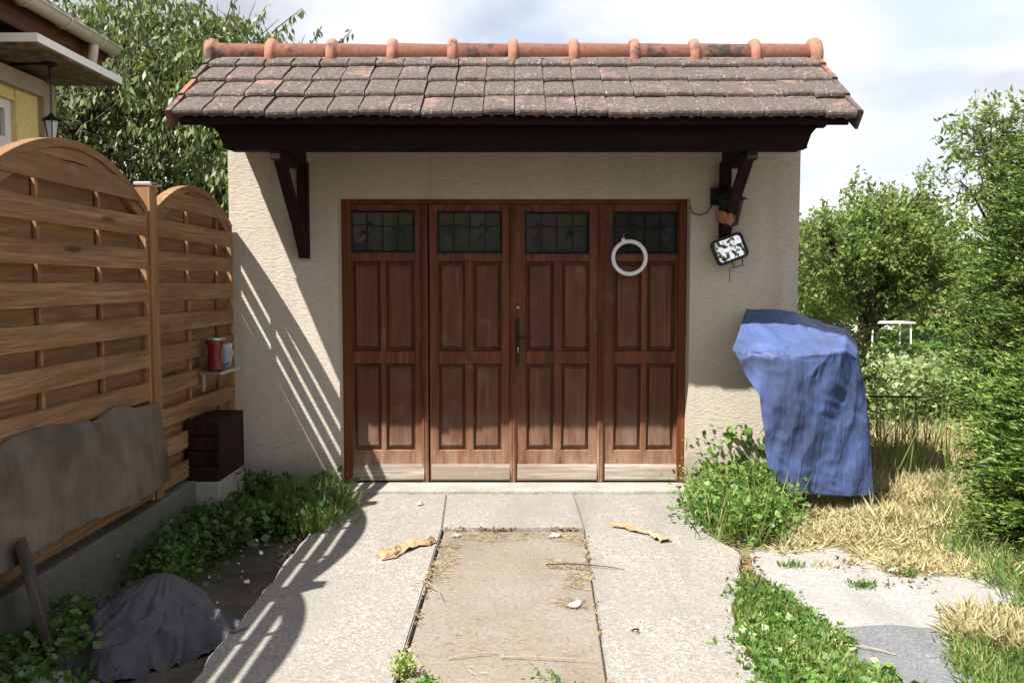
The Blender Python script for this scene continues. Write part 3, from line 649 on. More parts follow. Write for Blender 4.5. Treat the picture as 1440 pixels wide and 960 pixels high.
# ============================================================ NEIGHBOUR'S HOUSE (upper left)
nh = thing('house', "neighbour's yellow house with a flat concrete porch canopy behind the wooden fence", 'house')
HX = -4.08; hy1 = P(80, 150, 0).y
_r = ray(79, 150); hyE = CAM.y + HX * _r.y / _r.x   # far corner of the side wall
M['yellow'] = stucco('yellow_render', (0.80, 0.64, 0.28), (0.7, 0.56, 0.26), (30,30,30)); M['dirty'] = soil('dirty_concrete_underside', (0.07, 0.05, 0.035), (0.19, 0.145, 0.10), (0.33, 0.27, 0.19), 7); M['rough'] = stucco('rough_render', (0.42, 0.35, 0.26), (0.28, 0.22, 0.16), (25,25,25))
wy0, wy1 = -1.2, hyE-.62
b = MB(); b.box(HX-5, HX-.16, -5, hyE-.02, -.05, 3.75); b.build('wall', M['yellow'], nh)
b = MB(); b.box(HX-.158, HX, hyE-.19, hyE, -.05, 3.24, .01); b.box(HX-.158, HX-.003, -5, hyE-.191, 3.10, 3.24); b.build('rough_pier', M['rough'], nh)
b = MB(); b.box(HX-.155, HX-.06, hyE-.53, hyE-.192, -.05, 3.098); b.box(HX-.155, HX-.07, -5, hyE-.531, 3.0, 3.098); b.build('yellow_pier', M['yellow'], nh)
b = MB(); za, zb_ = 1.2, 2.999; ya, yb = hyE-1.7, hyE-.532
b.box(HX-.155, HX-.10, yb-.09, yb, za, zb_, .004); b.box(HX-.155, HX-.10, ya, yb-.091, zb_-.08, zb_, .004); b.box(HX-.155, HX-.10, ya, yb-.091, za, 2.69, .004)
wfr = b.build('window', M['white_paint'], nh)
MB().box(HX-.15, HX-.14, ya, yb-.092, 2.691, zb_-.081).build('pane', M['pane'], wfr)
CXc = P(65, 52, 0).x
cd0, cd1 = 6.72, 8.12
cX = (65-725)/F*cd0; czt = P(65, 48, cd0-6.3).z; 
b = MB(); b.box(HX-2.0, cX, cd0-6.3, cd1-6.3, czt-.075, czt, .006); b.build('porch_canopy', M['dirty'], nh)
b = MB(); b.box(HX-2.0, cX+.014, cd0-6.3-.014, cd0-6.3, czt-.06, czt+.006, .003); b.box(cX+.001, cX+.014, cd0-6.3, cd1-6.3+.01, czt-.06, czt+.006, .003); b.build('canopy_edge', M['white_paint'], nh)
rX = -3.9; rE = 8.5-6.3; rz = P(160, 66, rE).z
sl = math.radians(33)
def rfp(s, n): return (rX - s*math.cos(sl) + n*math.sin(sl), rz + s*math.sin(sl) + n*math.cos(sl))
b = MB(); b.prism([rfp(-.02, 0), rfp(5, 0), rfp(5, -.06), rfp(-.02, -.06)], 'y', -5, rE); b.build('roof', M['beamz'], nh)
for k in range(24):                                    # tile courses seen on edge
    y = rE - .10 - k*.21
    for row in range(3):
        t = MB(); s = -.05 + row*.28; 
        pr = []
        for i in range(7): a = math.pi*i/6; pr.append((y - .1 + .2*i/6, .035*math.sin(a)+.045))
        A = [rfp(s, p[1]) for p in pr]; B = [rfp(s+.33, p[1]-.015) for p in pr]
        vs = [(A[i][0], pr[i][0], A[i][1]) for i in range(7)] + [(B[i][0], pr[i][0], B[i][1]) for i in range(7)]
        vs += [(A[i][0], pr[i][0], A[i][1]-.018) for i in range(7)]
        t.add(vs, [(i, i+1, i+8, i+7) for i in range(6)] + [(i, i+14, i+15, i+1) for i in range(6)]); t.build('roof_tile', M['tile'], nh)
vt = MB(); vt.prism([rfp(-.08, .07), rfp(5, .07), rfp(5, -.14), rfp(-.04, -.14)], 'y', rE+.002, rE+.03); vt.build('verge_board', M['verge'], nh)
gt = MB(); gx = rX+.075; gz = rz-.02; n = 8; vs = []
for y in (-5, rE-.02):
    for k in range(n+1): a = math.pi + math.pi*k/n; vs.append((gx+.075*math.cos(a), y, gz+.075*math.sin(a)))
gt.add(vs, [(k, k+1, n+2+k, n+1+k) for k in range(n)] + [tuple(range(n+1)), tuple(range(n+1, 2*n+2))])
for y in (rE-.35, rE-.95, rE-1.55): 
    ring = [(gx+.08*math.cos(math.pi+math.pi*k/8), y, gz+.08*math.sin(math.pi+math.pi*k/8)) for k in range(9)]; gt.tube(ring, .008, 5)
gt.tube([(gx+.075, -5, gz), (gx+.075, rE-.02, gz)], .010, 6)
M['cream'] = plain('cream_pvc', (0.62, 0.55, 0.43), 0.5, var=.12); gt.build('gutter', M['cream'], nh, True)
dp = MB(); dyy = rE-.42; dp.tube([(gx, dyy, gz-.07), (gx, dyy, gz-.13), (gx-.03, dyy, gz-.3), (gx-.12, dyy, gz-.42)], .042, 12); dp.build('downpipe', M['cream'], nh, True)
fb = MB(); fb.box(rX-.06, rX-.035, -5, rE-.02, rz-.24, rz-.045); fb.build('fascia', M['fascia'], nh)
sf = MB(); sf.box(HX-.16, rX-.061, -5, rE-.02, rz-.235, rz-.215); sf.build('soffit', M['beam'], nh)
# hanging lantern under the canopy
ly = .98; lp = P(70, 94, ly); lt = thing('hanging_lantern', 'small black lantern on a chain under the porch canopy of the yellow house', 'lantern', (lp.x, ly, czt-.076))
b = MB(); b.lathe([(0, 0), (.055, 0), (.055, -.02), (.02, -.035), (.012, -.07), (0, -.07)], n=12); b.tube([(-.03, 0, -.008), (-.32, 0, -.012)], .010, 6); b.build('ceiling_rose', M['iron'], lt)
zz = P(70, 160, ly).z - (czt-.076)
b = MB()
k = 0; z = -.07
while z > zz+.01:
    el_ = [(.009*math.cos(a)*(1 if k % 2 else 0), .009*math.cos(a)*(0 if k % 2 else 1), z-.012+.016*math.sin(a)) for a in [math.pi/3*q for q in range(6)]]
    b.tube(el_, .003, 4, True); z -= .024; k += 1
b.tube([(0, 0, -.07), (-.03, 0, -.12), (-.02, 0, -.18), (.01, 0, -.2)], .0025, 4); b.build('chain', M['iron'], lt)
b = MB(); b.lathe([(0, zz+.01), (.012, zz), (.03, zz-.02), (.085, zz-.055), (.08, zz-.06), (.055, zz-.06)], n=6); b.build('lantern_roof', M['iron'], lt)
b = MB()
for k in range(6):
    a = math.pi/3*k; b.tube([(.062*math.cos(a), .062*math.sin(a), zz-.06), (.035*math.cos(a), .035*math.sin(a), zz-.2)], .004, 4)
b.lathe([(0, zz-.2), (.042, zz-.2), (.042, zz-.21), (.014, zz-.222), (.008, zz-.245), (0, zz-.248)], n=6); b.build('lantern_cage', M['iron'], lt)
gl = Mat('frosted_glass', .3); gl.col((.55,.58,.6)); b = MB(); b.lathe([(.057, zz-.062), (.032, zz-.198)], n=6); b.build('lantern_glass', gl.m, lt)

# ============================================================ FOLIAGE
def unit(a): return a/np.maximum(np.linalg.norm(a, axis=1, keepdims=True), 1e-9)
def leafq(p, d, ln, wd, fold=.15, roll=None):          # diamond leaves
    n = len(p); d = unit(d); r = rng.normal(size=(n,3)); s = unit(np.cross(d, r)); u = np.cross(s, d)
    ln = np.broadcast_to(np.asarray(ln, float).reshape(-1,1) if np.ndim(ln) else np.full((n,1), ln), (n,1)); wd = ln*wd
    a = p; c = p + d*ln; m = p + d*ln*.45
    return np.stack([a, m + s*wd + u*wd*fold*2, c, m - s*wd + u*wd*fold*2], 1).reshape(-1, 3)
def in_ell(n, c, r, shell=.0):
    v = unit(rng.normal(size=(n,3))); q = rng.uniform(shell**3, 1, (n,1))**(1/3); return np.array(c) + v*q*np.array(r)
def tree(name, label, cat, base, trunk_h, trunk_r, ells, ntw, nlf, twl, ll, lwd, mat, droop=0.0, up=0.2, seed=1, group=None, shell=.45, limbs=9, flower=None):
    global rng
    rng = np.random.default_rng(seed); r = random.Random(seed)
    t = thing(name, label, cat, base, group); B = Vector(base)
    tot = sum(e[1][0]*e[1][1]*e[1][2] for e in ells); tw = MB(); tips = []; dirs = []
    tk = MB(); pts = [Vector((0,0,-.05))]
    for k in range(1, 6): pts.append(Vector((r.uniform(-.05,.05)*k*.5, r.uniform(-.05,.05)*k*.5, trunk_h*k/5)))
    tk.tube(pts, [trunk_r*(1.25 if k == 0 else 1-.09*k) for k in range(6)], 9); tk.build('trunk', M['bark'], t, True)
    top = pts[-1]; nodes = []
    lm = MB()
    for k in range(limbs):
        e = r.choice(ells); tgt = Vector(in_ell(1, e[0], [v*.8 for v in e[1]])[0]) - B; st = pts[r.choice((3, 4, 5))]
        mid = st.lerp(tgt, .5) + Vector((r.uniform(-.2,.2), r.uniform(-.2,.2), r.uniform(0,.3)))*(tgt-st).length*.3
        pl = [st, st.lerp(mid, .5)+Vector((0,0,.03)), mid, mid.lerp(tgt, .5)+Vector((0,0,.04)), tgt]; rb = trunk_r*.45
        lm.tube(pl, [rb, rb*.8, rb*.6, rb*.4, rb*.18], 6); nodes += pl[1:]
    nd = np.array([tuple(v) for v in nodes])
    for e in ells:
        n = int(ntw * e[1][0]*e[1][1]*e[1][2]/tot); q = in_ell(n, e[0], e[1], shell) - np.array(base)
        out = unit(q - (np.array(e[0]) - np.array(base))); dr = unit(out*.7 + rng.normal(size=(n,3))*.6 + np.array([0,0,up]))
        tips.append(q); dirs.append(dr)
    tips = np.concatenate(tips); dirs = np.concatenate(dirs); n = len(tips)
    for i in range(min(n, 700)):
        p = tips[i]; j = np.argmin(((nd - p)**2).sum(1) + rng.random(len(nd))*.2); a = Vector(nd[j]); b_ = Vector(p); m_ = a.lerp(b_, .5) + Vector(rng.normal(size=3))*.06
        rb = trunk_r*.10; lm.tube([a, m_, b_, b_+Vector(dirs[i])*twl], [rb, rb*.7, rb*.45, rb*.2], 4)
    lm.build('branch', M['bark'], t, True)
    tt = rng.random((n, nlf))[..., None]; p = tips[:,None,:] + dirs[:,None,:]*tt*twl; p[...,2] -= droop*(tt[...,0]**2)*twl*.5
    p = p.reshape(-1,3) + rng.normal(size=(n*nlf,3))*twl*.10
    d = np.repeat(dirs, nlf, 0)*.5 + rng.normal(size=(n*nlf,3))*.6 + np.array([0,0,-droop*1.6])
    V = leafq(p, d, rng.uniform(.7, 1.25, n*nlf)*ll, lwd)
    quads('crown', V, mat, t); return t
# cherry tree(s) between the house and the garage
tree('cherry_tree', 'tall cherry tree with drooping leaves rising behind the fence between house and garage', 'tree', (-3.6, 4.2, -.05), 2.0, .16,
     [((-3.9, 4.2, 3.1), (1.9, 1.4, 1.5)), ((-3.0, 4.0, 3.2), (1.2, 1.2, 1.1)), ((-4.6, 4.6, 4.1), (1.2, 1.1, 1.0)), ((-2.6, 3.2, 2.4), (1.0, .8, 1.0)), ((-4.2, 3.2, 1.7), (1.3, .7, .9)), ((-3.2, 4.4, 3.9), (.9, .9, .55))],
     2600, 20, .42, .105, .17, M['cherry'], droop=1.0, seed=5, shell=.35, limbs=16)
sp = MB(); cl = []
for (a, b_) in (((330, 75), (415, 30)), ((330, 60), (375, 8)), ((420, 75), (452, 38)), ((450, 78), (495, 42)), ((300, 60), (330, -10)), ((350, 60), (425, 12)), ((200, 60), (215, -20))):
    A = P(a[0], a[1]+20, 3.6); B = P(b_[0], b_[1], 3.6); m_ = A.lerp(B, .5) + Vector((.03, 0, .06)); o = MB()
    sp_ = MB().tube([A, m_, B], [.010, .007, .003], 5).build('twig', M['bark'], bpy.data.objects['cherry_tree']); sp_.location = (3.6, -4.2, .05)
    for k in range(34):
        t = random.random(); cl.append(A.lerp(m_, t*2) if t < .5 else m_.lerp(B, t*2-1))
ct = bpy.data.objects['cherry_tree']; off = np.array((-3.6, 4.2, -.05))
p = np.array([tuple(v) for v in cl]) - off; d = rng.normal(size=p.shape)*.5 + np.array([0,0,-1.2]); quads('twig_leaves', leafq(p + rng.normal(size=p.shape)*.02, d, rng.uniform(.07,.12,len(p)), .17), M['cherry'], ct)
# shrub filling the plot behind the fence; hedge added to block sun through gaps
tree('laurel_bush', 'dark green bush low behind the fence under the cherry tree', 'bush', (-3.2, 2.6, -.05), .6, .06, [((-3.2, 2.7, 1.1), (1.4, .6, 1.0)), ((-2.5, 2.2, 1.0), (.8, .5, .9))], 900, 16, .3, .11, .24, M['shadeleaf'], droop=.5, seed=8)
tree('sun_block_hedge', 'unseen hedge added close behind the wooden fence to block the sun', 'hedge', (-2.8, -1.6, -.05), .6, .04,
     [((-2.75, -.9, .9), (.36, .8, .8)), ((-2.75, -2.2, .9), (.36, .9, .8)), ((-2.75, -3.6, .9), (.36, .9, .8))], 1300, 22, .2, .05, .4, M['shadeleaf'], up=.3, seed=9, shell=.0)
# garden trees on the right
tree('apple_tree', 'round green apple tree with pale forked trunk in the garden beyond the blue tarp', 'tree', (4.55, 5.1, -.05), 1.0, .07,
     [((4.75, 5.2, 1.9), (.75, .8, .55)), ((4.05, 4.8, 1.75), (.55, .6, .45)), ((4.45, 5.2, 2.35), (.22, .3, .38)), ((4.85, 5.4, 2.5), (.20, .3, .38)), ((5.35, 5.3, 2.45), (.15, .3, .42)), ((5.1, 5.3, 2.3), (.3, .3, .3)), ((3.85, 5.0, 2.15), (.18, .3, .25)), ((5.25, 5.0, 1.5), (.55, .5, .45)), ((4.3, 5.3, 1.25), (.8, .5, .35))],
     900, 15, .30, .07, .28, M['apple'], droop=.1, up=1.2, seed=13, shell=.1, limbs=14)
tree('plum_tree', 'taller loose garden tree standing behind the apple tree', 'tree', (6.4, 9.5, -.05), 1.1, .1,
     [((6.2, 9.3, 1.9), (1.5, 1.2, .8)), ((5.0, 9.5, 1.5), (1.2, 1.2, .7)), ((7.2, 9.5, 1.9), (1.1, 1.1, .9)), ((6.9, 9.5, 2.4), (.6, .6, .6))], 1300, 16, .36, .10, .26, M['apple'], up=.7, seed=17, shell=.3, limbs=14)
tree('ash_tree', 'light feathery ash tree whose top shows above the dark conifer', 'tree', (5.9, 4.3, -.05), 2.2, .07,
     [((5.55, 4.2, 3.15), (.35, .4, .35)), ((6.1, 4.3, 3.2), (.55, .5, .4)), ((5.4, 4.2, 2.65), (.25, .4, .3)), ((6.3, 4.3, 2.5), (.7, .6, .6))], 300, 20, .34, .085, .2, M['apple'], droop=.2, up=.6, seed=19, limbs=9)
for i, (x, y, hh, lab) in enumerate([(3.9, 14, 1.3, 'pale green hedge bush far behind the garage corner'), (6.5, 15.5, 1.6, 'wide green bush far at the end of the garden'), (10.5, 15, 1.9, 'distant dark bush hidden partly by the conifer')]):
    tree('garden_bush', lab, 'bush', (x, y, -.05), .5, .05, [((x, y, hh*.55), (1.9, 1.2, hh*.62)), ((x+.8, y-.4, hh*.7), (.9, .8, hh*.5))], 900, 14, .35, .11, .28, M['apple'], up=.5, seed=30+i, group='bushes at the end of the garden')
tree('rose_bush', 'brownish green rose bush standing right behind the blue tarp', 'bush', (2.65, 1.0, -.05), .4, .02,
     [((2.55, .9, .92), (.24, .2, .25)), ((2.8, 1.2, .75), (.20, .2, .28))], 170, 14, .22, .045, .3, leafmat('rose_leaves', [(.07,.10,.02),(.12,.17,.04),(.20,.15,.07),(.25,.20,.10)]), up=.5, seed=41)
# conifer on the right: tiers of sprays
def conifer(name, label, base, h, rad, nsp, seed, z0=.15):
    global rng
    rng = np.random.default_rng(seed); t = thing(name, label, 'conifer', base)
    MB().tube([(0,0,-.05),(0.02,0,h*.5),(0,0,h)], [.11,.07,.02], 9).build('trunk', M['bark'], t, True)
    zz = z0 + (h-z0)*rng.random(nsp)**1.15; ang = rng.uniform(0, 2*math.pi, nsp)
    prof = rad*(1 - ((zz-z0)/(h-z0))**2.0)**.45 * np.clip((zz-z0)*3+.45, 0, 1)
    clump = .82 + .28*np.sin(ang*5 + zz*7)*np.sin(zz*9 + 1.3*ang)
    rr_ = prof*clump*(1 - .5*rng.random(nsp)**2)
    p0 = np.stack([rr_*np.cos(ang), rr_*np.sin(ang), zz], 1); out = np.stack([np.cos(ang), np.sin(ang), np.full(nsp, .45)], 1)
    d = unit(out + rng.normal(size=(nsp,3))*.32); ln = rng.uniform(.14, .36, nsp)
    nb = MB()
    for i in range(0, nsp, 9): nb.tube([(0,0,max(0.1, zz[i]-.35)), tuple(p0[i])], [.014, .005], 4)
    nb.build('branch', M['bark'], t)
    K = 42; tt = rng.random((nsp, K, 1)); p = p0[:,None,:] + d[:,None,:]*tt*ln[:,None,None]; p[...,2] -= .25*(tt[...,0]**2)*ln[:,None]
    side = unit(np.cross(d, np.array([0,0,1.0]) + rng.normal(size=(nsp,3))*.3)); sg = rng.choice([-1.0, 1.0], (nsp, K, 1))
    dd = d[:,None,:]*1.0 + side[:,None,:]*sg*.8 + rng.normal(size=(nsp,K,3))*.14
    V = leafq(p.reshape(-1,3), dd.reshape(-1,3), rng.uniform(.028, .055, nsp*K), .11, .1); quads('crown', V, M['conifer'], t); return t
conifer('yew_tree', 'large dense bright green conifer filling the right edge of the photo', (4.52, .15, -.05), 2.9, 1.14, 7500, 51, .25)
conifer('yew_bush', 'lower dark conifer bush at the foot of the large conifer by the asphalt', (3.28, -1.35, -.05), 1.15, .55, 2400, 52, .02)
# weeds, grasses: uncountable ground cover
def inpoly(pt, poly):
    x, y = pt; c = False; j = len(poly)-1
    for i in range(len(poly)):
        if ((poly[i][1] > y) != (poly[j][1] > y)) and (x < (poly[j][0]-poly[i][0])*(y-poly[i][1])/(poly[j][1]-poly[i][1])+poly[i][0]): c = not c
        j = i
    return c
def scatter(poly, n, dens=None, seed=1):
    r = random.Random(seed); xs = [p[0] for p in poly]; ys = [p[1] for p in poly]; out = []; tries = 0
    while len(out) < n and tries < n*30:
        tries += 1; x = r.uniform(min(xs), max(xs)); y = r.uniform(min(ys), max(ys))
        if inpoly((x, y), poly) and (dens is None or r.random() < dens(x, y)): out.append((x, y))
    return np.array(out)
def cover(name, label, pts, z, mat, hmin, hmax, wd, per, lean=.5, spread=.03, cat='grass', kind='stuff', seg=2):
    n = len(pts); b = np.repeat(np.column_stack([pts, np.full(n, z)]), per, 0); m_ = len(b); b[:, :2] += rng.normal(size=(m_,2))*spread
    d = np.column_stack([rng.normal(size=m_)*lean, rng.normal(size=m_)*lean, np.ones(m_)]); h = rng.uniform(hmin, hmax, m_)
    V = leafq(b, d, h, wd/ ((hmin+hmax)/2), .05); return tag(quads(name, V, mat), label, cat, None, kind)
def broad(name, label, pts, z, mat, h, ls, per, spread=.05, cat='weeds', wd=.38, kind='stuff'):
    n = len(pts); hv = rng.random(n*per); b = np.repeat(np.column_stack([pts, np.full(n, z)]), per, 0); b[:, :2] += rng.normal(size=(n*per,2))*spread; b[:,2] += hv*h
    d = rng.normal(size=(n*per,3)); d[:,2] = np.abs(d[:,2])*.5 - .1; V = leafq(b, d, rng.uniform(.3, 1.5, n*per)*ls, wd, .15)
    return tag(quads(name, V, mat), label, cat, None, kind)
def PG(*pp): return [tuple(G(a, b)[:2]) for a, b in pp]
nz = lambda s, lo, hi: (lambda x, y: min(1, max(0, (noise.noise(Vector((x*s, y*s, 3.3)))-lo)/(hi-lo))))
strip = PG((1045,800),(1075,815),(1130,860),(1165,885),(1190,920),(1260,965),(1300,1030),(1110,1030),(1060,930),(1035,880),(1040,840))
broad('weed_strip', 'bright green leafy weeds growing along the right edge of the driveway slab', scatter(strip, 700, nz(3.5, -.25, .2), 3), -.04, M['weed'], .045, .034, 9, .05)
cover('grass_strip', 'short mixed grass growing among the weeds beside the driveway slab', scatter(strip, 3200, nz(4, -.5, .1), 4), -.04, M['grass'], .03, .08, .006, 4, .6)
corner = PG((968,690),(1000,655),(1080,640),(1120,690),(1110,725),(1060,775),(1000,765),(975,735))
broad('corner_weeds', 'lush leafy weeds heaped against the garage wall right of the doors', scatter(corner, 420, nz(4,-.45,.15), 5), -.04, M['weed'], .24, .036, 20, .07)
b2 = PG((975,690),(1105,690),(1100,665),(990,660))
broad('wall_weeds', 'taller soft weeds growing at the foot of the wall before the blue tarp', scatter(b2, 120, None, 15), -.04, M['weed'], .5, .05, 26, .06)
dryp = PG((1100,790),(1090,730),(1130,690),(1230,670),(1400,680),(1480,760),(1420,800),(1340,800),(1250,795),(1180,755),(1110,770))
cover('dry_grass', 'flattened straw coloured dry grass between the blue tarp and the gravel', scatter(dryp, 5200, nz(3.5,-.6,.1), 6), -.045, M['dry'], .03, .11, .003, 6, 2.2)
dry2 = [(2.3,-.9),(3.1,-1.2),(3.4,.5),(5.2,3.2),(3.0,3.4),(2.3,1.2)]
broad('bed_plants', 'pale green leafy bed of vegetables and flowers in front of the apple tree', scatter([(3.1,2.6),(4.9,2.6),(6.2,4.4),(3.1,4.4)], 520, nz(1.6,-.45,.1), 29), -.045, leafmat('pale_bed_leaves', [(.12,.20,.05),(.24,.32,.12),(.36,.42,.22),(.30,.30,.12)], .35), .72, .06, 22, .10)
cover('garden_dry_grass', 'dry yellow grass and seed heads of the garden strip behind the tarp', scatter(dry2, 5200, nz(2.2,-.5,.1), 7), -.045, M['dry'], .06, .22, .004, 4, 1.1)
gg = [(3.2,4.5),(9,2.5),(14,13),(3.0,13)]
cover('garden_grass', 'mixed tall grass of the back garden', scatter(gg, 9000, nz(.9,-.4,.2), 8), -.045, M['grass'], .10, .30, .009, 4, .6)
broad('garden_plants', 'tangle of leafy garden plants in the beds behind the dry grass', scatter([(2.6,3.2),(5.5,3.0),(9,8),(10,13),(3,13)], 1500, nz(1.2,-.2,.15), 9), -.045, M['weed'], .6, .09, 18, .14)
broad('white_flowers', 'scattered small white garden flowers in the beds', scatter([(3,2.8),(4.8,3.2),(6.2,6.5),(3.2,6.5)], 60, None, 10), .25, M['white_flower'], .35, .05, 5, .04, 'flowers')
tall = scatter([(2.75,.3),(3.3,-.3),(3.7,1.4),(2.9,2.2)], 60, None, 11)
cover('tall_weeds', 'thin tall weed stalks standing in the dry grass right of the tarp', tall, -.045, M['grass'], .3, .65, .004, 4, .22, .04)
rg = PG((1340,890),(1390,860),(1450,840),(1560,900),(1560,1050),(1430,1050),(1380,960),(1350,930))
cover('lawn_edge', 'green grass tuft at the lower right corner beside the asphalt', scatter(rg, 1700, None, 12), -.04, M['grass'], .03, .08, .0035, 8, .7)
cover('straw_edge', 'dry straw fringe between the asphalt and the conifer', scatter(PG((1330,880),(1365,850),(1480,880),(1500,930),(1400,900)), 700, None, 14), -.04, M['dry'], .05, .14, .005, 4, 1.3)
cover('under_conifer_grass', 'grass growing beneath the conifers', scatter([(2.3,-2.6),(3.4,-3.2),(4.6,-.5),(3.2,.4),(2.5,-1.2)], 2500, None, 16), -.045, M['grass'], .05, .17, .0035, 7, .8)
for i, (a, b_, nn) in enumerate([(1115,787,30),(1155,787,16),(1215,815,45),(1275,798,40),(1198,783,18)]):
    q = G(a, b_); pt = np.array([(q.x+random.gauss(0,.03), q.y+random.gauss(0,.02)) for _ in range(nn)])
    cover('grass_tuft', ['small green tuft in the gravel nearest the driveway', 'tiny brown tuft in the gravel yard', 'low green tuft in the middle of the gravel yard', 'green tuft in the gravel beside the white scrap', 'rusty dry tuft at the edge of the dry grass'][i], pt, -.036, M['grass' if i in (0,2,3) else 'dry'], .02, .05, .004, 3, .9, .008, 'grass tuft', None)['group'] = 'grass tufts in the gravel yard'
# shaded bed on the left
bed = PG((240,790),(250,700),(330,640),(478,668),(490,700),(430,745),(330,770))
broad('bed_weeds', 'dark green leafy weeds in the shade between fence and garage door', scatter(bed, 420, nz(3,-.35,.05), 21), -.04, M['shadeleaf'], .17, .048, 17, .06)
cover('bed_grass', 'long grass blades in the shaded bed at the garage corner', scatter(PG((380,740),(400,690),(470,690),(490,715),(450,750)), 420, None, 22), -.04, M['grass'], .08, .24, .004, 7, .55)
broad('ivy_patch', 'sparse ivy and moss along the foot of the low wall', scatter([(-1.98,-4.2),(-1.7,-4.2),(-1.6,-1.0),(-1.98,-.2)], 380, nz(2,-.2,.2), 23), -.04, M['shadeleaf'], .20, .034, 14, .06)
broad('petal_litter', 'pale fallen petals and scraps scattered over the shaded bed', scatter(PG((60,900),(250,700),(470,660),(440,740),(300,860)), 85, None, 24), -.03, M['white_flower'], .03, .03, 1, .02, 'litter')
cover('corner_stems', 'upright green stems and grass among the weeds by the right door edge', scatter(corner, 260, None, 61), -.04, M['grass'], .12, .38, .004, 4, .35, .03, 'weeds')
dead = leafmat('dead_leaves', [(.12,.07,.03),(.22,.13,.06),(.30,.21,.11)], .15, .8, 0.0)
broad('leaf_litter', 'brown dead leaves and crumbs lying along the driveway edges', np.concatenate([scatter(PG((960,700),(985,745),(1045,775),(1045,800),(1075,815),(1060,780),(1000,770)), 90, None, 62), scatter(PG((400,760),(480,690),(500,700),(430,800),(380,860)), 130, None, 63), scatter(strip, 120, None, 64), scatter(PG((1060,770),(1180,755),(1340,800),(1330,860),(1200,800)), 60, None, 65)]), -.034, dead, .02, .022, 2, .02, 'leaves')
# marigold plant
mg = G(296, 735); t = thing('marigold', 'orange flowering plant in the shaded corner by the fence', 'flower', (mg.x-.05, mg.y+.35, -.04))
pp = np.column_stack([rng.normal(size=240)*.07, rng.normal(size=240)*.06, rng.uniform(.02, .30, 240)]); quads('foliage', leafq(pp, rng.normal(size=(240,3))+[0,0,.4], .07, .25), M['shadeleaf'], t)
pp = np.repeat(np.column_stack([rng.normal(size=7)*.05, rng.normal(size=7)*.05, rng.uniform(.22, .36, 7)]), 22, 0); quads('blossom', leafq(pp, rng.normal(size=(154,3))+[0,-.2,.3], .035, .35), M['yellow_flower'], t)
# sprigs at the near end of the inset slab
for i, (a, b_, hh, lab) in enumerate([(568, 935, .085, 'yellow green sprig growing in the left joint of the inset slab'), (602, 955, .05, 'low green sprig at the bottom edge beside the inset slab'), (775, 940, .03, 'thin flat weed lying on the inset slab near the bottom')]):
    q = G(a, b_+8); t = thing('weed_sprig', lab, 'weed', (q.x, q.y, -.022), 'weed sprigs along the inset slab'); nn = 170 if i < 2 else 26; s = .022 if i < 2 else .05
    pp = np.column_stack([rng.normal(size=nn)*s, rng.normal(size=nn)*s*.8, rng.uniform(.005, hh, nn)]); quads('foliage', leafq(pp, rng.normal(size=(nn,3))*[1,1,.6]+[0,0,.3], .022, .3), leafmat('sprig', [(.22,.30,.05),(.34,.42,.09)]) if i == 0 else M['weed'], t)
    MB().tube([(0,0,0),(.004,0,hh)], .002, 4).build('stem', M['grass'], t)

# ============================================================ STRAW AND LITTER ON THE DRIVEWAY
def strawbed(poly, n, seed, z=-.018):
    pt = scatter(poly, n, None, seed); a = rng.uniform(0, 6.28, len(pt)); d = np.column_stack([np.cos(a), np.sin(a)*.8, rng.normal(size=len(pt))*.12]); b_ = np.column_stack([pt, z+rng.random(len(pt))*.008])
    return leafq(b_, d, rng.uniform(.015, .06, len(pt)), .035)
V = np.concatenate([strawbed(PG((632,744),(818,744),(824,765),(760,752),(700,760),(640,755)), 900, 1), strawbed(PG((622,755),(648,760),(640,790),(612,820),(606,810)), 500, 2),
    strawbed(PG((770,782),(870,792),(880,800),(770,794)), 380, 3), strawbed(PG((800,800),(824,800),(824,824),(796,822)), 220, 4), strawbed(PG((780,838),(820,836),(826,852),(790,848)), 200, 5),
    strawbed(PG((620,880),(845,890),(848,935),(640,930)), 90, 6), strawbed(PG((600,740),(860,745),(860,950),(580,950)), 160, 7)])
tag(quads('straw', V, M['straw']), 'loose straw lying in drifts on the inset slab', 'straw', None, 'stuff')
def stick(px0, py0, px1, py1, r, lab, z=-.012, mat=M['straw'], bend=.02):
    a, b_ = G(px0, py0, z), G(px1, py1, z); m_ = a.lerp(b_, .5) + Vector((bend, bend*.4, .008)); o = MB().tube([a, a.lerp(m_, .5)+Vector((0,0,.004)), m_, b_.lerp(m_, .5)+Vector((0,0,.003)), b_], [r, r*.9, r*.85, r*.7, r*.4], 5)
    tag(o.build('stick', mat), lab, 'stick', 'sticks lying on the driveway')
stick(592, 815, 622, 842, .003, 'pale thin stick crossing the left joint of the inset slab', .006)
stick(630, 925, 700, 918, .0028, 'pale twig lying at the bottom left of the inset slab'); stick(705, 923, 840, 930, .0028, 'long pale stalk lying across the bottom of the inset slab', bend=.0)
stick(768, 793, 878, 800, .004, 'dark brittle twig lying in the straw over the right joint', .004, M['bark'])
stick(694, 750, 712, 746, .004, 'short dark twig in the straw at the far end of the inset slab', -.014, M['bark']); stick(1162, 905, 1260, 920, .004, 'pale dry stalk on the asphalt beside the weeds', -.026)
stick(888, 886, 896, 890, .004, 'tiny black twig on the right driveway slab', .004, M['iron'])
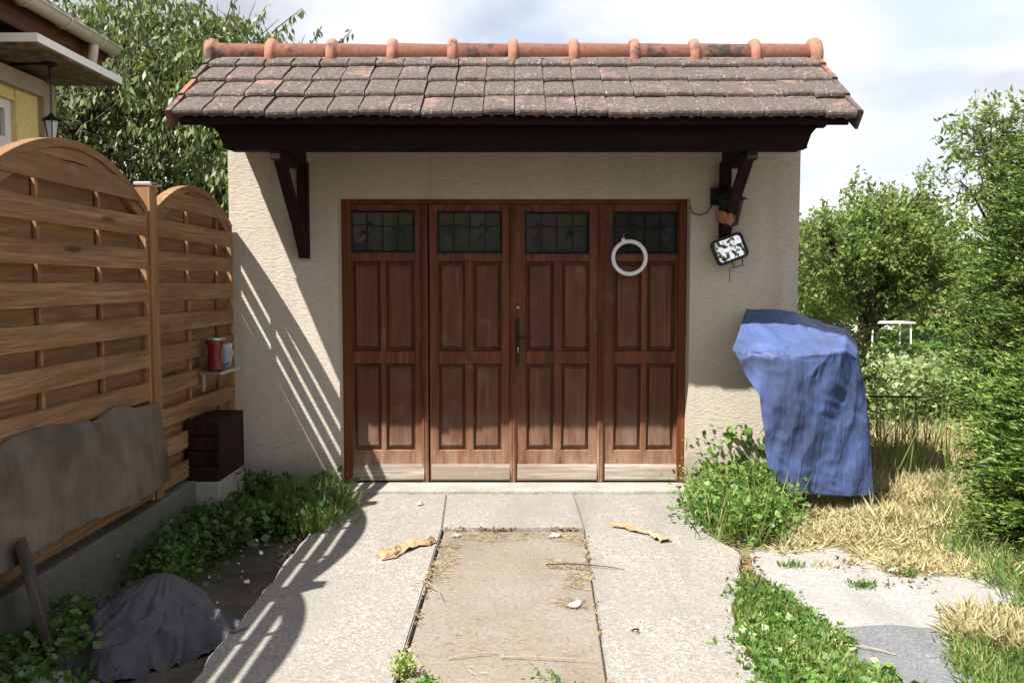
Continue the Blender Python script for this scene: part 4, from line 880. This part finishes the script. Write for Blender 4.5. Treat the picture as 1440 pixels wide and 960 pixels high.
def crumple(name, lab, cat, pl, wid, z, mat, seed, amp=.02):
    pts = [G(a, b_, z) for a, b_ in pl]; n = 22
    def f(u, v):
        s = u*(len(pts)-1); i = min(int(s), len(pts)-2); p = pts[i].lerp(pts[i+1], s-i); t = (pts[i+1]-pts[i]).normalized(); pe = Vector((-t.y, t.x, 0)); w_ = wid[i] + (wid[i+1]-wid[i])*(s-i)
        nn = noise.noise(Vector((u*5, v*3, seed))); return p + pe*(v-.5)*w_ + pe*nn*.012 + Vector((0, 0, .004 + amp*abs(noise.noise(Vector((u*6, v*2.5, seed+3)))) + amp*.4*(1-abs(v*2-1))))
    b = MB(); b.grid(f, n, 8); o = b.build(name, mat); s = o.modifiers.new('Solidify', 'SOLIDIFY'); s.thickness = .002; return tag(o, lab, cat, 'paper scraps on the ground' if cat == 'paper' else 'cardboard strips on the driveway')
crumple('cardboard_scrap', 'torn strip of tan cardboard lying crumpled on the left driveway slab', 'cardboard', [(532,781),(546,786),(562,774),(582,765),(600,766),(612,762)], [.03,.075,.10,.11,.06,.02], .003, M['cardboard'], 4, .045)
crumple('cardboard_scrap', 'narrow curled strip of tan cardboard on the right driveway slab', 'cardboard', [(860,740),(880,742),(895,748),(915,752),(928,757),(936,762)], [.03,.04,.025,.02,.09,.07], .003, M['cardboard'], 8, .03)
for (a, b_, s, lab) in [(642,754,.035,'small white paper scrap at the far left of the inset slab'), (781,754,.055,'white shell-like scrap at the far end of the inset slab'), (808,852,.06,'white torn paper near the right joint of the inset slab'), (591,709,.03,'tiny white scrap on the slab before the doors'), (1260,803,.06,'flat white scrap on the gravel beside a tuft')]:
    q = G(a, b_, -.02); crumple('paper_scrap', lab, 'paper', [(a-s*150, b_+2), (a, b_), (a+s*140, b_-(4 if a == 808 else 0))], [s*.4, s*.9, s*.3], .004 if a in (591,) else (-.018 if a < 900 else -.034), M['paper'], a*.1, .022)
# moss and soil crumbs along the joints
jp = []
for k in range(420):
    t = random.random(); y = YB + (YN+2.6-YB)*t; jp.append((XL(y)+.006+random.gauss(0,.004), y) if k % 2 else (XR(y)-.002+random.gauss(0,.003), y))
for k in range(160): jp.append((XL(YB) + (XR(YB)-XL(YB))*random.random(), YB-.003+random.gauss(0,.004)))
for k in range(160): jp.append((-1.2+2.4*random.random(), YT+random.gauss(0,.005)))
jp = [p for p in jp if noise.noise(Vector((p[0]*5, p[1]*3, 8))) > -.05]
broad('joint_moss', 'moss, crumbs and dry bits lodged in the joints between the driveway slabs', np.array(jp), -.012, M['straw'], .014, .014, 3, .006, 'moss')
# loose stones on the slabs
pb = MB()
stm = []
ptz = scatter(PG((500,700),(960,700),(1050,950),(400,950)), 70, None, 31)
for i, (x, y) in enumerate(ptz):
    r_ = random.uniform(.003, .007); pb.lathe([(0, 0), (r_, .001), (r_*.8, r_*.6), (0, r_*.9)], (x, y, .0 if not (XL(y) < x < XR(y)) else -.022), 6)
tag(pb.build('grit', M['gravel'], None, True), 'loose grit scattered over the driveway', 'grit', None, 'stuff')

# ============================================================ BLUE TARPAULIN AND WHAT IT COVERS
def tarp(name, lab, front_top, front_bot, back_top, mat, nu=60, nv=44, amp=.02, seed=1, share=.35, th=.003):
    def pl(pts, u):
        s = u*(len(pts)-1); i = min(int(s), len(pts)-2); return pts[i].lerp(pts[i+1], s-i)
    def f(u, v):
        A, B, D = pl(back_top, u), pl(front_top, u), pl(front_bot, u)
        if v < share: t = v/share; p = A.lerp(B, t); dirn = Vector((0, -.2, .9))
        else: t = (v-share)/(1-share); p = B.lerp(D, t); dirn = Vector((.15, -1, .1)); 
        k = abs(v-share)
        rnd = math.exp(-(k/.05)**2)*.02; wv = p + noise.noise_vector(p*3)*.12
        edge = max(0, (v-.9)/.1)*noise.noise(Vector((u*23, 1, seed)))*.02; p = p + Vector((0, 0, edge)) if name == 'brown_tarpaulin' else p
        fold = noise.noise(Vector((p.x*6, p.y*3, p.z*2.2+seed)))*amp*.9 + (.5-abs(noise.noise(Vector((wv.x*6, wv.y*5, wv.z*4+seed)))*2.2))*amp*.7 + (.5-abs(noise.noise(Vector((wv.x*13+wv.z*6, wv.y*11, wv.z*9+seed)))*2.2))*amp*.35
        sag = (math.sin(u*math.pi*7 + seed + 1.5*t)*.6 + math.sin(u*math.pi*15 + 2*t)*.25)*amp*(t if v > share else 0)
        return p + dirn*(fold + sag) - Vector((0, -.5, .7))*rnd
    b = MB(); b.grid(f, nu, nv); o = b.build(name, mat, None, True); s = o.modifiers.new('Solidify', 'SOLIDIFY'); s.thickness = th; return tag(o, lab, 'tarpaulin')
bt = [P(1050,434,-.06), P(1085,436,-.05), P(1125,440,-.05), P(1160,455,-.02), P(1190,463,.02), P(1205,480,.1), P(1212,540,.2), P(1218,600,.2), P(1222,655,.2)]
ft = [P(1030,490,-.50), P(1080,494,-.58), P(1120,497,-.6), P(1160,495,-.6), P(1190,490,-.55), P(1206,500,-.48), P(1217,545,-.45), P(1224,600,-.45), P(1226,652,-.45)]
fb_ = [P(1042,514,-.53), P(1068,556,-.60), P(1074,600,-.61), P(1080,655,-.6), P(1108,692,-.58), P(1150,696,-.55), P(1190,698,-.52), P(1212,697,-.49), P(1228,695,-.46)]
tarp('blue_tarpaulin', 'blue tarpaulin draped over a wooden box beside the right garage corner', ft, fb_, bt, M['blue_tarp'], 150, 110, .014, 2, .35, .0015)
cr = thing('wooden_crate', 'low wooden storage box under the blue tarpaulin beside the garage wall', 'crate', (0,0,0))
for k in range(8): MB().box(1.98, 2.24, -.40, -.38, -.03+.12*k, .08+.12*k, .003).build('plank', M['weathered'], cr)
MB().box(1.98, 2.24, -.378, -.06, -.03, .95).build('box', M['weathered'], cr)

# ============================================================ THINGS ALONG THE FENCE (left)
yy = [-4.2 + .25*i for i in range(12)]
tz = lambda y: .82 + .06*(y+1.4)/-1.8 + .02*math.sin(y*9)
bt2 = [Vector((FX+.045, y, tz(y)+.012)) for y in yy]; ft2 = [Vector((FX+.062, y, tz(y))) for y in yy]; fb2 = [Vector((FX+.13+.02*math.sin(y*6), y, .40+.02*math.sin(y*4))) for y in yy]
tarp('brown_tarpaulin', 'worn grey-brown tarpaulin hanging along the lower fence beside the driveway', ft2, fb2, bt2, M['brown_tarp'], 200, 60, .011, 6, .06, .0015)
# cone of violet-grey sheeting
q = G(262, 905, -.04); q.x -= .10; cx, cy = q.x, q.y; b = MB()
def cone(u, v):
    a = 2*math.pi*u; r = (.035 + .30*v**.85)*(1 + .12*math.sin(a*3+1)*v + .07*abs(math.sin(a*6.5+2+2*v))*v + .05*abs(math.sin(a*11+3*v))*v + .22*noise.noise(Vector((math.cos(a)*2, math.sin(a)*2, v*2)))*v)
    return (cx + r*math.cos(a)*1.05 - .10*v*(1), cy + r*math.sin(a), -.04 + .29*(1-v)**.8 + .05*(.4-abs(noise.noise(Vector((math.cos(a)*3, math.sin(a)*3, v*4)))*2))*v**.5 + .006)
b.grid(cone, 140, 50); b.v.append((cx, cy, .262)); n0 = len(b.v)-1; b.f += [(i, i+1, n0) for i in range(139)]
tag(b.build('covered_heap', M['violet_tarp'], None, True), 'violet-grey plastic sheet draped over a pointed heap in the shaded bed', 'heap')
# leaning plank in the lower left corner, stone edging
def obox(mb, A, B, w_, t): 
    A, B = Vector(A), Vector(B); d = (B-A); M_ = Matrix.Translation(A) @ d.to_track_quat('Z', 'Y').to_matrix().to_4x4(); return mb.box(-w_/2, w_/2, -t/2, t/2, 0, d.length, .003, M_)
b = MB(); obox(b, (-1.80, -2.96, -.03), (-1.90, -3.0, .50), .12, .025); tag(b.build('leaning_board', M['bark']), 'grey weathered board leaning against the tarpaulin in the lower left corner', 'board')
b = MB(); obox(b, (-1.62, -3.9, -.02), (-1.72, -3.12, -.0), .12, .09); tag(b.build('edging_stone', M['concrete']), 'rough pale edging stone lying in the bed in the lower left corner', 'stone')
# dark box, red can on a shelf bracket and grey-blue cup near the garage corner
dbx = thing('dark_crate', 'dark wooden box standing in the corner between fence and garage wall', 'crate', (-1.935, -.75, .0))
for k in range(4): MB().box(-.10, .10, -.2, -.185, .27+.095*k, .355+.095*k, .004).build('plank', M['beamz'], dbx)
MB().box(-.10, .10, -.184, .3, .27, .64).build('box', M['beamz'], dbx); MB().box(-.10, .10, -.2, .3, -.04, .262, .006).build('stone_foot', M['concrete'], dbx)
M['red'] = plain('dark_red_enamel', (0.16, 0.012, 0.015), 0.25); M['greyblue'] = plain('grey_blue_plastic', (0.30, 0.36, 0.48), 0.35)
hd = thing('watering_can', 'dark red enamel jug with a bright rim hanging by the fence end', 'jug', (-1.93, -.70, .93))
b = MB(); b.lathe([(0, 0), (.045, 0), (.05, .01), (.042, .12), (.055, .17), (.06, .2), (.05, .2), (.038, .13), (.03, .02), (0, .02)], n=20); b.build('body', M['red'], hd, True)
b = MB(); b.lathe([(.060, .197), (.066, .205), (.060, .213), (.05, .205)], n=20); b.build('rim', M['steel'], hd, True)
b = MB(); b.tube([(.055,0,.18),(.10,0,.17),(.11,0,.11),(.09,0,.05),(.045,0,.03)], .006, 6); b.build('handle', M['steel'], hd, True)
sf_ = MB(); sf_.box(-2.0, -1.86, -.80, -.42, .912, .929, .002); sf_.box(-2.003, -1.99, -.75, -.72, .80, .911); sf_.tube([(-1.99,-.735,.82),(-1.88,-.735,.91)], .006, 5); tag(sf_.build('shelf', M['steel']), 'small metal bracket shelf fixed to the fence end near the garage', 'shelf')
b = MB(); b.lathe([(0, .0), (.035, .0), (.045, .14), (.048, .16), (.04, .16), (.03, .01)], (-1.93, -.50, .932), 16); tag(b.build('cup', M['greyblue'], None, True), 'grey-blue plastic beaker standing beside the red jug', 'beaker')

# ============================================================ GARDEN FURNITURE, FAR HOUSE, HOUSE ACROSS THE STREET
tb = P(1247, 455, 8.0); t = thing('garden_table', 'white metal garden table standing among the plants behind the tarp', 'table', (tb.x, 8.0, -.05))
b = MB()
for k in range(7): b.box(-.36, .36, -.25+.072*k, -.25+.072*k+.05, .91, .93)
b.build('table_top', M['white_paint'], t)
for sx in (-.33, .33):
    for sy in (-.22, .22): MB().tube([(sx, sy, 0), (sx*.92, sy*.9, .91)], .014, 6).build('leg', M['white_paint'], t)
MB().tube([(-.33,-.22,.45),(.33,-.22,.45)], .010, 6).build('stretcher', M['white_paint'], t)
sx = P(1275, 558, .9); MB().tube([P(1222,557,1.0), P(1305,558,1.0)], .009, 6).build('x', M['bark'])
o = bpy.data.objects['x']; o.name = 'garden_hose'; o.data.name = 'garden_hose'; tag(o, 'thin pipe stretched across the dry garden strip', 'pipe')
def simple_house(name, lab, x, y, w_, d_, h, rh, face, wallm, roofm):
    t = thing(name, lab, 'house', (x, y, -.05)); MB().box(-w_/2, w_/2, -d_/2, d_/2, 0, h).build('wall', wallm, t)
    r_ = MB(); r_.prism([(-d_/2-.4, h-.05), (0, h+rh), (d_/2+.4, h-.05), (d_/2+.4, h+.1), (0, h+rh+.18), (-d_/2-.4, h+.1)], 'x', -w_/2-.3, w_/2+.3); r_.build('roof', roofm, t)
    for k in range(int(w_//2.2)):
        xx = -w_/2 + 1.2 + 2.2*k
        for zz in ((1.0, 2.3),) + (((3.6, 4.9),) if h > 5 else ()):
            f = MB(); yy_ = face*(d_/2+.02); f.box(xx-.55, xx+.55, min(yy_, yy_+face*.03), max(yy_, yy_+face*.03), zz[0], zz[1]); w_o = f.build('window', M['white_paint'], t)
            MB().box(xx-.47, xx-.03, min(yy_+face*.032, yy_+face*.04), max(yy_+face*.032, yy_+face*.04), zz[0]+.08, zz[1]-.08).build('pane', M['pane'], w_o); MB().box(xx+.03, xx+.47, min(yy_+face*.032, yy_+face*.04), max(yy_+face*.032, yy_+face*.04), zz[0]+.08, zz[1]-.08).build('pane', M['pane'], w_o)
    return t
rt = Mat('distant_roof', .9); rt.col(rt.mix(rt.ramp(rt.noise(rt.coord((1,8,8))), (.4,.6),(.6,0)), (.42,.17,.11), (.28,.12,.08)))
fhx = P(1155, 305, 24).x; simple_house('far_house', 'distant house with a red tiled roof beyond the garden trees', fhx-2.2, 24, 7, 6, 2.6, .85, -1, M['white_paint'], rt.m)
simple_house('street_house', 'plain rendered house across the street reflected in the door panes', -1.5, -21, 11, 7, 5.2, 2.2, 1, M['rough'], rt.m)
tree('street_tree', 'leafy street tree opposite the garage reflected in the door panes', 'tree', (3.4, -14, -.05), 2.0, .14, [((3.4,-14,3.3),(2.0,1.5,1.7)), ((-2.2,-13,1.6),(1.8,.8,1.3))], 900, 14, .5, .15, .3, M['cherry'], seed=61)
